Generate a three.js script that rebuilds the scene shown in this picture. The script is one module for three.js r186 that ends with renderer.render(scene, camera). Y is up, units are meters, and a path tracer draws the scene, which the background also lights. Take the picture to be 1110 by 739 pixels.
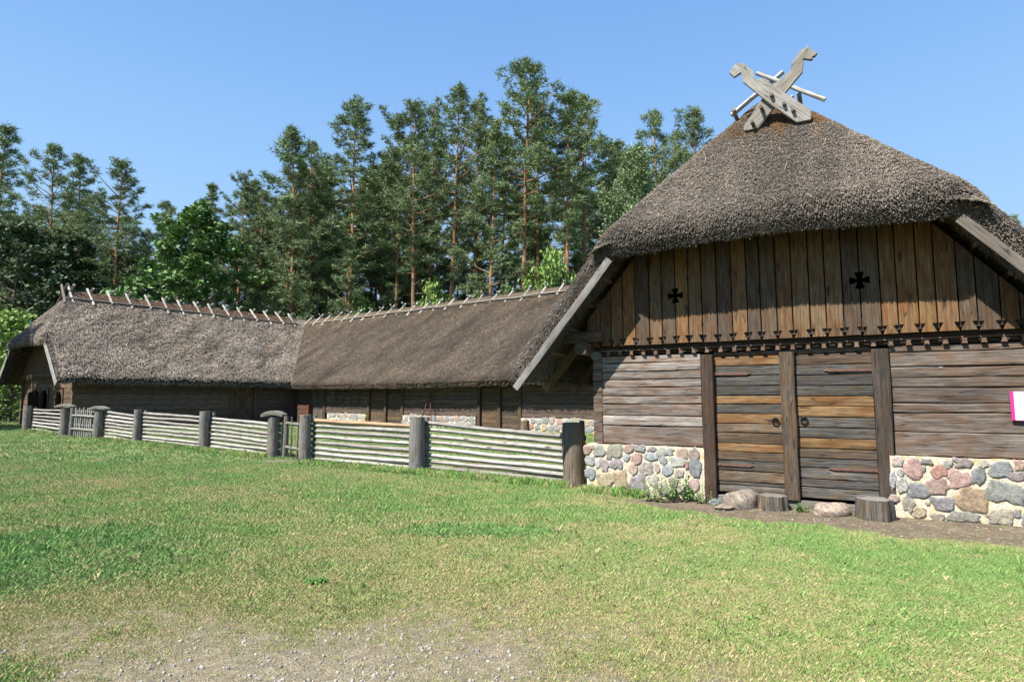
import * as THREE from 'three';
import { ImprovedNoise } from 'three/addons/math/ImprovedNoise.js';
import { mergeGeometries, mergeVertices, toCreasedNormals } from 'three/addons/utils/BufferGeometryUtils.js';

// ---------------------------------------------------------------- camera, sky, sun, exposure
const scene = new THREE.Scene();
const camera = new THREE.PerspectiveCamera(60, 1024 / 681, 0.1, 3000);
camera.position.set(0, 1.6, 0);
camera.rotation.x = Math.atan(62.5 / 640);
const renderer = new THREE.WebGLRenderer({ antialias: true });
renderer.setSize(1024, 681);
renderer.toneMapping = THREE.LinearToneMapping;
renderer.toneMappingExposure = 2.05;
renderer.shadowMap.enabled = true;
const SUN = new THREE.Vector3(-0.61, 1.0, 0.485).normalize();
{ // a clear summer sky: paler towards the horizon
  const w = 512, h = 256, d = new Float32Array(w * h * 4);
  const stops = [[-90, 0.12, 0.13, 0.12], [-4, 0.19, 0.22, 0.22], [0, 0.315, 0.42, 0.535], [10, 0.252, 0.375, 0.53], [20, 0.187, 0.318, 0.52], [30, 0.138, 0.257, 0.485], [45, 0.09, 0.19, 0.40], [90, 0.045, 0.11, 0.29]];
  for (let j = 0; j < h; j++) {
    const el = ((j + 0.5) / h - 0.5) * 180; let k = 0;
    while (k < stops.length - 2 && el > stops[k + 1][0]) k++;
    const a = stops[k], b = stops[k + 1], f = Math.min(1, Math.max(0, (el - a[0]) / (b[0] - a[0])));
    for (let i = 0; i < w; i++) { const o = (j * w + i) * 4; for (let c = 0; c < 3; c++) d[o + c] = (c ? 0.93 : 0.885) * (a[c + 1] + (b[c + 1] - a[c + 1]) * f); d[o + 3] = 1; }
  }
  const t = new THREE.DataTexture(d, w, h, THREE.RGBAFormat, THREE.FloatType);
  t.mapping = THREE.EquirectangularReflectionMapping; t.magFilter = THREE.LinearFilter; t.minFilter = THREE.LinearFilter; t.needsUpdate = true;
  scene.background = t; scene.environment = t;
}
const sun = new THREE.DirectionalLight(new THREE.Color(1.0, 0.95, 0.86), 5.0);
sun.position.copy(SUN).multiplyScalar(120); sun.castShadow = true; sun.shadow.radius = 1;
sun.shadow.mapSize.set(4096, 4096);
Object.assign(sun.shadow.camera, { left: -60, right: 60, top: 60, bottom: -60, near: 1, far: 300 });
scene.add(sun); scene.add(sun.target);

// ---------------------------------------------------------------- helpers
let _s = 12345;
const seed = (n) => { _s = (n * 2654435761 + 97) >>> 0; };
const rnd = () => { _s = (_s + 0x6D2B79F5) | 0; let t = Math.imul(_s ^ (_s >>> 15), 1 | _s); t = (t + Math.imul(t ^ (t >>> 7), 61 | t)) ^ t; return ((t ^ (t >>> 14)) >>> 0) / 4294967296; };
const rr = (a, b) => a + (b - a) * rnd();
const pick = (a) => a[Math.floor(rnd() * a.length)];
const P = new ImprovedNoise();
const n3 = (x, y, z = 0) => P.noise(x + 37.2, y + 11.7, z + 5.3);
const fbm = (x, y, o = 4, z = 0) => { let s = 0, a = 0.5, f = 1; for (let i = 0; i < o; i++) { s += a * n3(x * f, y * f, z + i * 7.1); a *= 0.5; f *= 2.03; } return s; };
const clamp = (v, a = 0, b = 1) => Math.min(b, Math.max(a, v));
const sstep = (a, b, v) => { const t = clamp((v - a) / (b - a)); return t * t * (3 - 2 * t); };
const mix = (a, b, t) => a + (b - a) * t;
const V = (x, y, z) => new THREE.Vector3(x, y, z);
const used = new Map();
function numbered(n) { const k = used.get(n) || 0; used.set(n, k + 1); return k ? n + '_' + String(k).padStart(3, '0') : n; }
function thing(name, label, category, pos = [0, 0, 0], turn = 0, group) {
  const o = new THREE.Group(); o.name = numbered(name); o.position.set(...pos); o.rotation.y = turn;
  o.userData = { label, category }; if (group) o.userData.group = group; scene.add(o); return o;
}
function part(name, geo, material, parent, label) {
  const m = new THREE.Mesh(geo, material); m.name = name; m.castShadow = m.receiveShadow = true; if (label) m.userData.label = label; parent.add(m); return m;
}
// --- textures (colour, grain, fine relief only)
function tex(w, h, fn, srgb = true) {
  const d = new Uint8Array(w * h * 4);
  for (let j = 0; j < h; j++) for (let i = 0; i < w; i++) { const c = fn(i / w, j / h), o = (j * w + i) * 4; d[o] = clamp(c[0]) * 255; d[o + 1] = clamp(c[1]) * 255; d[o + 2] = clamp(c[2]) * 255; d[o + 3] = 255; }
  const t = new THREE.DataTexture(d, w, h); t.wrapS = t.wrapT = THREE.RepeatWrapping; t.magFilter = THREE.LinearFilter; t.minFilter = THREE.LinearMipmapLinearFilter; t.generateMipmaps = true;
  if (srgb) t.colorSpace = THREE.SRGBColorSpace; t.needsUpdate = true; return t;
}
const ring = (u, r) => [Math.cos(u * 6.2832) * r, Math.sin(u * 6.2832) * r];
function grainAt(u, v, s) { // grain runs along u; 2 m x 0.6 m per tile
  const [a, b] = ring(u, 0.55), [c, d] = ring(u, 1.6), [e, f] = ring(u, 5);
  const warp = n3(a * 0.8 + s, b * 0.8, v * 3) * 0.022;
  const g1 = n3(a + s, b + s, (v + warp) * 26), g2 = n3(c + s, d, (v + warp) * 70), g3 = n3(e, f + s, v * 130);
  const big = n3(c * 0.7 + s * 2, d * 0.7, v * 5);
  const crack = Math.pow(clamp(1 - Math.abs(n3(a * 0.9 + s * 3, b * 0.9, (v + warp) * 15)) * 9), 2) * clamp(n3(c + s, d + 9, v * 6) * 2 + 0.35);
  return { g: g1 * 0.45 + g2 * 0.35 + g3 * 0.3, big, crack };
}
function woodMap(s, light, dark, stain, stainAmt) {
  return tex(1024, 384, (u, v) => {
    const { g, big, crack } = grainAt(u, v, s); const t = clamp(0.62 + g * 1.05 + big * 0.3), st = clamp((big + 0.12) * 2.2 * stainAmt);
    return [0, 1, 2].map(c => { let x = mix(dark[c], light[c], t); x = mix(x, x * stain[c], st); return x * (1 - 0.75 * crack); });
  });
}
const woodBump = tex(1024, 384, (u, v) => { const { g, crack } = grainAt(u, v, 3); const x = 0.6 + g * 0.6 - crack * 0.6; return [x, x, x]; }, false);
const MAPS = {
  log: woodMap(3, [1.0, 0.99, 0.98], [0.58, 0.55, 0.53], [0.86, 0.77, 0.70], 0.9),
  board: woodMap(17, [1.0, 0.97, 0.92], [0.56, 0.52, 0.50], [0.88, 0.78, 0.66], 1.0),
  silver: woodMap(29, [1.0, 1.0, 1.0], [0.72, 0.71, 0.70], [0.88, 0.86, 0.83], 0.8),
  old: woodMap(41, [1.0, 0.99, 0.97], [0.50, 0.48, 0.47], [0.92, 0.82, 0.70], 0.8),
};
const matCache = new Map();
function wood(map, hex, rough = 0.85, bump = 0.004) {
  const k = map + hex + rough + bump; if (matCache.has(k)) return matCache.get(k);
  const tone = new THREE.Color(hex).multiplyScalar(0.76); const m = new THREE.MeshStandardMaterial({ map: MAPS[map], color: tone, roughness: rough, bumpMap: woodBump, bumpScale: bump }); matCache.set(k, m); return m;
}
const plain = (hex, rough = 0.9, metal = 0) => { const k = 'p' + hex + rough + metal; if (!matCache.has(k)) matCache.set(k, new THREE.MeshStandardMaterial({ color: hex, roughness: rough, metalness: metal })); return matCache.get(k); };
// --- a hewn beam along +x from 0 to len, centred in y and z, chamfered, slightly uneven; uv in metres of grain
function beam(len, h, d, { seg = Math.max(2, Math.round(len / 0.35)), wob = 0.006, ch = 0.012 } = {}) {
  const ox = rnd() * 50, oy = rnd() * 50, hh = h / 2, dd = d / 2; ch = Math.min(ch, hh * 0.5, dd * 0.5);
  const prof = [[-hh + ch, -dd], [hh - ch, -dd], [hh, -dd + ch], [hh, dd - ch], [hh - ch, dd], [-hh + ch, dd], [-hh, dd - ch], [-hh, -dd + ch]];
  const pos = [], uv = [], idx = [], n = prof.length; let per = [0];
  for (let k = 0; k < n; k++) { const a = prof[k], b = prof[(k + 1) % n]; per.push(per[k] + Math.hypot(a[0] - b[0], a[1] - b[1])); }
  for (let i = 0; i <= seg; i++) {
    const x = len * i / seg, wy = n3(x * 1.3 + ox, oy) * wob * 2, wz = n3(x * 1.1 + ox, oy + 9) * wob * 2;
    for (let k = 0; k <= n; k++) {
      const p = prof[k % n], q = n3(x * 2.2 + ox, oy + (k % n) * 1.7) * wob * 1.6;
      pos.push(x, p[0] + wy + Math.sign(p[0]) * q, p[1] + wz + Math.sign(p[1]) * q * 0.6);
      uv.push((x + ox) / 2, (per[k] + oy) / 0.6);
    }
  }
  for (let i = 0; i < seg; i++) for (let k = 0; k < n; k++) { const a = i * (n + 1) + k, b = a + n + 1; idx.push(a, a + 1, b, a + 1, b + 1, b); }
  for (const e of [0, seg]) {
    const base = pos.length / 3; for (let k = 0; k < n; k++) { const q = (e * (n + 1) + k) * 3; pos.push(pos[q], pos[q + 1], pos[q + 2]); uv.push((pos[q + 2] + oy) / 2, (pos[q + 1] + ox) / 0.6); }
    for (let k = 1; k < n - 1; k++) e ? idx.push(base, base + k, base + k + 1) : idx.push(base, base + k + 1, base + k);
  }
  let g = new THREE.BufferGeometry(); g.setAttribute('position', new THREE.Float32BufferAttribute(pos, 3)); g.setAttribute('uv', new THREE.Float32BufferAttribute(uv, 2)); g.setIndex(idx);
  return toCreasedNormals(g, 0.6);
}
// --- a round pole between two points
function pole(a, b, r0, r1 = r0, { seg = 6, sides = 8, wob = 0.01, ridge = 0, cap = true } = {}) {
  const A = V(...a), B = V(...b), dir = B.clone().sub(A), len = dir.length(); dir.normalize();
  const up = Math.abs(dir.y) > 0.9 ? V(1, 0, 0) : V(0, 1, 0), s = V(0, 0, 0).crossVectors(dir, up).normalize(), t = V(0, 0, 0).crossVectors(s, dir);
  const ox = rnd() * 60, pos = [], uv = [], idx = [];
  for (let i = 0; i <= seg; i++) {
    const f = i / seg, r = mix(r0, r1, f) * (1 + n3(f * len * 2 + ox, 3) * 0.12), c = A.clone().lerp(B, f);
    const e = Math.sin(Math.PI * f); c.addScaledVector(s, n3(f * len * 0.9 + ox, 1) * wob * 2 * (0.3 + e)).addScaledVector(t, n3(f * len * 0.9 + ox, 8) * wob * 2 * (0.3 + e));
    for (let k = 0; k <= sides; k++) {
      const an = (k % sides) / sides * 6.2832, q = r * (1 + ridge * n3(Math.cos(an) * 4 + ox, Math.sin(an) * 4, f * len * 0.6));
      pos.push(c.x + (s.x * Math.cos(an) + t.x * Math.sin(an)) * q, c.y + (s.y * Math.cos(an) + t.y * Math.sin(an)) * q, c.z + (s.z * Math.cos(an) + t.z * Math.sin(an)) * q);
      uv.push((f * len + ox) / 2, (k / sides * 6.2832 * r0 + ox) / 0.6);
    }
  }
  for (let i = 0; i < seg; i++) for (let k = 0; k < sides; k++) { const p = i * (sides + 1) + k, q = p + sides + 1; idx.push(p, q, p + 1, p + 1, q, q + 1); }
  if (cap) for (const e of [0, seg]) {
    const b0 = pos.length / 3; for (let k = 0; k < sides; k++) { const q = (e * (sides + 1) + k) * 3; pos.push(pos[q], pos[q + 1], pos[q + 2]); uv.push(k * 0.01 + ox, Math.floor(k / 2) * 0.02); }
    for (let k = 1; k < sides - 1; k++) e ? idx.push(b0, b0 + k + 1, b0 + k) : idx.push(b0, b0 + k, b0 + k + 1);
  }
  const g = new THREE.BufferGeometry(); g.setAttribute('position', new THREE.Float32BufferAttribute(pos, 3)); g.setAttribute('uv', new THREE.Float32BufferAttribute(uv, 2)); g.setIndex(idx); g.computeVertexNormals();
  // turn faces outward
  return fixWinding(g, A, B);
}
function fixWinding(g, A, B) {
  const p = g.attributes.position, n = g.attributes.normal, c = A.clone().lerp(B, 0.5), d = B.clone().sub(A).normalize(), v = V(0, 0, 0); let sgn = 0;
  for (let i = 0; i < Math.min(9, p.count); i++) { v.set(p.getX(i), p.getY(i), p.getZ(i)).sub(A); v.addScaledVector(d, -v.dot(d)); sgn += v.x * n.getX(i) + v.y * n.getY(i) + v.z * n.getZ(i); }
  if (sgn < 0) { const ix = g.index.array; for (let i = 0; i < ix.length; i += 3) { const t = ix[i]; ix[i] = ix[i + 1]; ix[i + 1] = t; } g.computeVertexNormals(); }
  return g;
}
// --- an extruded outline lying in the xy plane, thickness th along +z, grain direction 'y' or 'x'
function slab(pts, th, bevel = 0.004, grain = 'y') {
  const sh = new THREE.Shape(pts.map(p => new THREE.Vector2(p[0], p[1])));
  const g = new THREE.ExtrudeGeometry(sh, { depth: th - 2 * bevel, bevelEnabled: bevel > 0, bevelThickness: bevel, bevelSize: bevel, bevelOffset: -bevel, bevelSegments: 1 });
  g.translate(0, 0, bevel); const ox = rnd() * 50, oy = rnd() * 50, p = g.attributes.position, uv = g.attributes.uv;
  for (let i = 0; i < p.count; i++) { const a = grain === 'y' ? p.getY(i) : p.getX(i), b = grain === 'y' ? p.getX(i) : p.getY(i); uv.setXY(i, (a + ox) / 2, (b + p.getZ(i) + oy) / 0.6); }
  return g;
}
// --- a field stone set in a wall: noisy dome in the xy plane bulging along +z
function stoneGeo(rx, ry, dep) {
  const N = 14, R = 4, ox = rnd() * 90, pos = [], idx = [], rot = rr(-0.3, 0.3), pw = rr(2.3, 4.5);
  const out = []; for (let k = 0; k < N; k++) { const a = k / N * 6.2832, c = Math.cos(a), s = Math.sin(a), e = 1 / Math.pow(Math.pow(Math.abs(c), pw) + Math.pow(Math.abs(s), pw), 1 / pw), q = e * (1 + 0.5 * n3(c * 1.5 + ox, s * 1.5) + 0.2 * n3(c * 4 + ox, s * 4)); out.push([c * q * 0.98, s * q * 0.98]); }
  for (let j = 0; j <= R; j++) {
    const f = j / R, sc = j === 0 ? 1.0 : Math.cos(f * Math.PI / 2 * 0.999), z = j === 0 ? -0.02 : dep * Math.pow(Math.sin(f * Math.PI / 2), 0.4);
    for (let k = 0; k < N; k++) { const x = out[k][0] * sc, y = out[k][1] * sc; pos.push(x * rx, y * ry, z + n3(x * 2.5 + ox, y * 2.5) * dep * 0.35 * (j ? 1 : 0)); }
  }
  for (let j = 0; j < R; j++) for (let k = 0; k < N; k++) { const a = j * N + k, b = j * N + (k + 1) % N, c = a + N, d = b + N; idx.push(a, b, d, a, d, c); }
  const g = new THREE.BufferGeometry(); g.setAttribute('position', new THREE.Float32BufferAttribute(pos, 3));
  const uv = []; for (let i = 0; i < pos.length; i += 3) uv.push((pos[i] + ox) / 0.8, (pos[i + 1] + ox) / 0.8); g.setAttribute('uv', new THREE.Float32BufferAttribute(uv, 2));
  g.setIndex(idx); g.computeVertexNormals(); g.rotateZ(rot * 0.4); return g;
}
function boulder(rx, ry, rz, det = 3, rough = 0.22) {
  let g = new THREE.IcosahedronGeometry(1, det + 6); g.deleteAttribute('uv'); g.deleteAttribute('normal'); g = mergeVertices(g, 1e-4); const ox = rnd() * 90, p = g.attributes.position, uv = [];
  for (let i = 0; i < p.count; i++) { let x = p.getX(i), y = p.getY(i), z = p.getZ(i); const q = 1 + rough * n3(x * 1.2 + ox, y * 1.2, z * 1.2) * 2 + rough * 0.35 * n3(x * 4 + ox, y * 4, z * 4); y = Math.sign(y) * Math.pow(Math.abs(y), 0.75); p.setXYZ(i, x * q * rx, y * q * ry, z * q * rz); uv.push((x * rx + ox) * 1.3, (y * ry + z * rz) * 1.3); }
  g.setAttribute('uv', new THREE.Float32BufferAttribute(uv, 2)); g.computeVertexNormals(); return g;
}
// --- collects loose triangles with vertex colours
class Mesher {
  constructor() { this.p = []; this.c = []; }
  tri(a, b, c, col) { this.p.push(a.x, a.y, a.z, b.x, b.y, b.z, c.x, c.y, c.z); for (let i = 0; i < 3; i++) this.c.push(col[0], col[1], col[2]); }
  tube(pts, radii, sides, colf) {
    const rings = []; const up = V(0.13, 0.2, 0.97);
    for (let i = 0; i < pts.length; i++) {
      const d = pts[Math.min(i + 1, pts.length - 1)].clone().sub(pts[Math.max(i - 1, 0)]).normalize(), s = V(0, 0, 0).crossVectors(d, up).normalize(), t = V(0, 0, 0).crossVectors(s, d); const r = [];
      for (let k = 0; k < sides; k++) { const a = k / sides * 6.2832; r.push(pts[i].clone().addScaledVector(s, Math.cos(a) * radii[i]).addScaledVector(t, Math.sin(a) * radii[i])); } rings.push(r);
    }
    for (let i = 0; i < pts.length - 1; i++) for (let k = 0; k < sides; k++) { const a = rings[i][k], b = rings[i][(k + 1) % sides], c = rings[i + 1][k], d = rings[i + 1][(k + 1) % sides], q = colf(i / (pts.length - 1)); this.tri(a, b, d, q); this.tri(a, d, c, q); }
  }
  geo() { const g = new THREE.BufferGeometry(); g.setAttribute('position', new THREE.Float32BufferAttribute(this.p, 3)); g.setAttribute('color', new THREE.Float32BufferAttribute(this.c, 3)); g.computeVertexNormals(); return g; }
}

// ---------------------------------------------------------------- ground
// plots on the ground: bare gravel, trodden earth by the doors, lush and dry grass
const BARN = { o: [1.4325, 0, -10.3916], a: -29 * Math.PI / 180 };
const bu = [Math.cos(29 * Math.PI / 180), Math.sin(29 * Math.PI / 180)], bn = [-bu[1], bu[0]];
const barnXZ = (x, z) => { const dx = x - BARN.o[0], dz = z - BARN.o[2]; return [dx * bu[0] + dz * bu[1], dx * bn[0] + dz * bn[1]]; };
const ell = (x, z, cx, cz, rx, rz) => 1 - Math.hypot((x - cx) / rx, (z - cz) / rz);
function plot(x, z) {
  const w = fbm(x * 0.55, z * 0.55, 4), w2 = fbm(x * 1.9 + 40, z * 1.9, 3), w3 = fbm(x * 5 + 80, z * 5, 3);
  const [s, d] = barnXZ(x, z);
  let earth = 0; // trodden strip before the barn doors
  if (s > -0.6 && s < 12) earth = sstep(0.18, -0.22, d - (0.55 + 0.75 * sstep(0.2, 2.4, s) + 0.1 * s * 0.3) - w2 * 0.5 - w * 0.4) * sstep(0.2, 0.95, s + w2 * 0.9) * (d > -3 ? 1 : 0);
  let bare = ell(x, z, -1.15, -3.45, 2.6, 1.8) * 1.1 + w * 0.9 + w2 * 0.55 + w3 * 0.35 - 0.15; bare = sstep(-0.3, 0.9, bare) * 0.92;
  bare = Math.max(bare, sstep(0.1, 0.5, ell(x, z, -5.8, -15.3, 1.2, 0.7) + w2 * 0.5) * 0.8);
  let dry = clamp(0.40 + w * 1.1 + w2 * 0.8);
  dry += 0.52 * sstep(-0.2, 0.7, ell(x, z, -0.7, -4.9, 4.2, 2.7)) - 0.45 * sstep(0.0, 0.5, ell(x, z, -4.7, -6.2, 2.2, 1.5) + w * 0.5) - 0.3 * sstep(-0.1, 0.6, ell(x, z, 4.2, -5.4, 2.6, 1.3) + w * 0.4) - 0.7 * sstep(-0.1, 0.6, ell(x, z, -0.35, -7.25, 1.25, 0.45) + w2 * 0.8 + w3 * 0.5) - 0.2 * sstep(9, 16, -z);
  dry += 0.35 * sstep(0.0, 0.5, ell(x, z, 1.6, -7.3, 1.6, 0.7) + w2 * 0.3);
  const lush = sstep(-0.1, 0.6, ell(x, z, -0.35, -7.25, 1.25, 0.45) + w2 * 0.8 + w3 * 0.5) + 0.9 * sstep(0.0, 0.5, ell(x, z, -4.7, -6.2, 2.2, 1.5) + w * 0.5);
  return { bare: clamp(bare), earth, dry: clamp(dry), lush: clamp(lush), w3 };
}
const relief = (x, z) => 0.035 * fbm(x * 0.35, z * 0.35, 3) + 0.012 * fbm(x * 2.1, z * 2.1, 2);
{
  const axis = (a, b, c, n0, far) => { const r = []; for (let i = 0; i <= n0; i++) r.push(a + (b - a) * i / n0); let st = (b - a) / n0, lo = a, hi = b; const L = [], H = []; while (hi < far || lo > -far) { st *= 1.12; hi += st; lo -= st; H.push(hi); L.unshift(lo); } return [...L, ...r, ...H]; };
  const xs = axis(-7, 8, 0, 170, 900), zs = axis(-13, -2, 0, 130, 900);
  const pos = [], col = [], uv = [], idx = [], nx = xs.length;
  for (const z of zs) for (const x of xs) {
    const near = Math.hypot(x, z) < 70, q = near ? plot(x, z) : { bare: 0, earth: 0, dry: clamp(0.35 + fbm(x * 0.05, z * 0.05, 3)), lush: 0, w3: 0 };
    pos.push(x, near ? relief(x, z) * sstep(70, 40, Math.hypot(x, z)) : 0, z); uv.push(x / 0.9, z / 0.9);
    let c = [mix(0.15, 0.33, q.dry), mix(0.225, 0.295, q.dry), mix(0.062, 0.15, q.dry)];
    c = c.map((v, i) => mix(v, [0.10, 0.18, 0.045][i], q.lush * 0.4));
    c = c.map((v, i) => mix(v, [0.43, 0.365, 0.27][i], q.bare * 0.9)); c = c.map((v, i) => mix(v, [0.30, 0.235, 0.175][i] * (1 + q.w3 * 0.5), q.earth));
    col.push(...c);
  }
  for (let j = 0; j < zs.length - 1; j++) for (let i = 0; i < nx - 1; i++) { const a = j * nx + i, b = a + nx; idx.push(a, b, a + 1, a + 1, b, b + 1); }
  const g = new THREE.BufferGeometry(); g.setAttribute('position', new THREE.Float32BufferAttribute(pos, 3)); g.setAttribute('color', new THREE.Float32BufferAttribute(col, 3)); g.setAttribute('uv', new THREE.Float32BufferAttribute(uv, 2)); g.setIndex(idx); g.computeVertexNormals();
  const soil = tex(1024, 1024, (u, v) => { // fine litter and soil grain, tiled
    const f = (k, s) => { const [a, b] = ring(u, k), [c, d] = ring(v, k); return P.noise(a + s, b + c, d + s); };
    const t = 0.78 + f(2, 1) * 0.14 + f(9, 4) * 0.22 + f(30, 7) * 0.3; return [t * 1.0, t * 0.985, t * 0.95];
  });
  const m = part('lawn', g, new THREE.MeshStandardMaterial({ vertexColors: true, map: soil, bumpMap: soil, bumpScale: 0.012, roughness: 1 }), scene); m.userData.kind = 'structure';
}

// ---------------------------------------------------------------- thatch
const thatchMap = tex(1024, 1024, (u, v) => {
  const [a, b] = ring(u, 14), [c, d] = ring(v, 5), [e, f] = ring(u, 40), [g, h] = ring(v, 16), [k, l] = ring(u, 3), [m, n] = ring(v, 3);
  const t = 0.72 + P.noise(a, b + c, d) * 0.3 + P.noise(e, f + g, h) * 0.45 + P.noise(k + 9, l + m, n) * 0.14; const w = P.noise(k + 3, l + m, n + 5) * 0.06;
  return [t * (1 + w), t, t * (1 - w)];
});
function thatch(parent, o) {
  const { xc, E, R, m, L, hip, dv, t, col, straw } = o; const dz0 = hip ? Math.max(hip.dh, dv) : dv;
  const ah = hip ? (R - hip.he) / m : 0;
  const front = (x) => hip ? mix(hip.dh, dv, sstep(ah - 0.25, ah + 0.5, Math.abs(x - xc))) : dv;
  const noise = (x, z, h) => (o.lump ?? 1) * (0.05 * fbm(x * 0.9 + R, z * 0.9 + h * 0.5, 3) + 0.03 * fbm(x * 4, z * 4 + h * 2, 3) + 0.012 * n3(x * 17, z * 17, h * 9));
  const main = (x) => R - m * (Math.sqrt((x - xc) ** 2 + 0.05) - 0.2) + (o.sag || 0) * sstep(1.5, 5, Math.abs(x - xc));
  const smin = (a, b, k) => { const h = clamp(0.5 + 0.5 * (b - a) / k); return mix(b, a, h) - k * h * (1 - h); };
  const sagz = (z) => (o.ridgeSag || 0) * Math.sin(Math.PI * clamp(-z / L)) ;
  const base = (x, z) => { const a = main(x) - sagz(z); if (!hip) return a; return smin(a, hip.he + hip.mh * (hip.dh - z) + 0.05 * Math.cos((x - xc) * 1.1), 0.35); };
  const round = (x, z) => { const ex = E - Math.abs(x - xc), ez = front(x) - z, q = 0.16; let r = 0; if (ex < q) r += q * (1 - Math.sqrt(Math.max(0, 1 - (1 - ex / q) ** 2))) * 0.7; if (ez < q) r += q * (1 - Math.sqrt(Math.max(0, 1 - (1 - ez / q) ** 2))) * 0.9; return r; };
  const top = (x, z) => { const b = base(x, z); return b + noise(x, z, b) - round(x, z); };
  const tv = t * Math.sqrt(1 + m * m);
  const xs = [], zf = [];
  for (let i = 0; i <= o.nx; i++) { let u = i / o.nx * 2 - 1; u = Math.sign(u) * (1 - Math.pow(1 - Math.abs(u), 1.12)); xs.push(xc + E * u); }
  { let z = 0, st = o.dz; while (z < L + dz0) { zf.push(z); z += st; if (z > (o.fine || 1e9)) st *= 1.15; } zf.push(L + dz0); const k = (L + dz0); for (let i = 0; i < zf.length; i++) zf[i] /= k; }
  const nx = xs.length, nz = zf.length, pos = [], uv = [], cl = [], idx = [];
  const paint = (x, y, z) => { // lichen, moss and rusty straw lie in patches on the thatch
    const p1 = fbm(x * 0.8 + 5, z * 0.8 + y * 0.8, 3), p2 = fbm(x * 2.4 + 60, (z + y) * 2.4, 3), c = [...col]; const k = 1 + p1 * 0.95 + p2 * 0.5;
    const ru = o.rust ? o.rust(x, y, z, p2) : 0; return c.map((v, i) => mix(v * k, [0.15, 0.082, 0.034][i] * (1 + p2), clamp(ru)));
  };
  const at = (i, j) => { const x = xs[i], z = mix(front(x), -L, zf[j]); return [x, z]; };
  for (let j = 0; j < nz; j++) for (let i = 0; i < nx; i++) { const [x, z] = at(i, j), y = top(x, z); pos.push(x, y, z); const onHip = hip && hip.he + hip.mh * (hip.dh - z) < main(x); if (onHip) uv.push(x / 1.3, (y / 0.8) / 1.3); else uv.push(z / 1.3, y / 0.73 / 1.3); cl.push(...paint(x, y, z)); }
  const off = nx * nz;
  for (let j = 0; j < nz; j++) for (let i = 0; i < nx; i++) { const [x, z] = at(i, j), e = 0.04, gx = (base(x + e, z) - base(x - e, z)) / (2 * e), gz = (base(x, z + e) - base(x, z - e)) / (2 * e), q = t / Math.sqrt(1 + gx * gx + gz * gz), y = base(x, z) - round(x, z) * 0.6; pos.push(x + gx * q, y - q * (1 + (hip ? 0.03 * clamp(-gz) : 0)) - 0.02 * fbm(x * 5, z * 5, 2), z + gz * q * 0.55); uv.push(z / 1.3, x / 1.3); { const f = 1 + 0.4 * fbm(x * 3, z * 3, 3); cl.push(0.25 * f, 0.175 * f, 0.085 * f); } }
  for (let j = 0; j < nz - 1; j++) for (let i = 0; i < nx - 1; i++) { const a = j * nx + i, b = a + 1, c = a + nx, d = c + 1; idx.push(a, b, d, a, d, c); idx.push(off + a, off + d, off + b, off + a, off + c, off + d); }
  // edge faces with a bulging row of straw ends
  const loop = []; for (let i = 0; i < nx; i++) loop.push([i, 0, 0, 1]); for (let j = 1; j < nz; j++) loop.push([nx - 1, j, 1, 0]); for (let i = nx - 2; i >= 0; i--) loop.push([i, nz - 1, 0, -1]); for (let j = nz - 2; j > 0; j--) loop.push([0, j, -1, 0]);
  const R2 = 3, edge = [];
  for (const [i, j, ox, oz] of loop) {
    const a = (j * nx + i) * 3, b = (off + j * nx + i) * 3, row = [j * nx + i];
    for (let r = 1; r <= R2; r++) { const f = r / (R2 + 1), bu_ = 0.05 * Math.sin(f * Math.PI) + 0.05 * fbm(pos[a] * 4 + r, pos[a + 2] * 4 + pos[a + 1] * 2, 2); row.push(pos.length / 3); pos.push(mix(pos[a], pos[b], f) + ox * bu_, mix(pos[a + 1], pos[b + 1], f), mix(pos[a + 2], pos[b + 2], f) + oz * bu_); uv.push(uv[(j * nx + i) * 2], (f * tv) / 1.3); cl.push(...paint(pos[a], pos[a + 1] - f, pos[a + 2])); }
    row.push(off + j * nx + i); edge.push(row);
  }
  for (let k = 0; k < edge.length; k++) { const p = edge[k], q = edge[(k + 1) % edge.length]; for (let r = 0; r <= R2; r++) idx.push(p[r], p[r + 1], q[r + 1], p[r], q[r + 1], q[r]); }
  const g = new THREE.BufferGeometry(); g.setAttribute('position', new THREE.Float32BufferAttribute(pos, 3)); g.setAttribute('uv', new THREE.Float32BufferAttribute(uv, 2)); g.setAttribute('color', new THREE.Float32BufferAttribute(cl, 3)); g.setIndex(idx); g.computeVertexNormals();
  const roof = part('thatched_roof', g, new THREE.MeshStandardMaterial({ vertexColors: true, map: thatchMap, bumpMap: thatchMap, bumpScale: 0.03, roughness: 1 }), parent);
  // loose straw ends over the surface and along the edges
  const sg = new THREE.CylinderGeometry(0.55, 1, 1, 4, 1), im = new THREE.InstancedMesh(sg, new THREE.MeshStandardMaterial({ color: 0xffffff, roughness: 1 }), straw.n);
  const M = new THREE.Matrix4(), qn = V(0, 0, 0), dn = V(0, 0, 0), si = V(0, 0, 0), pc = V(0, 0, 0), c = new THREE.Color();
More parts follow.
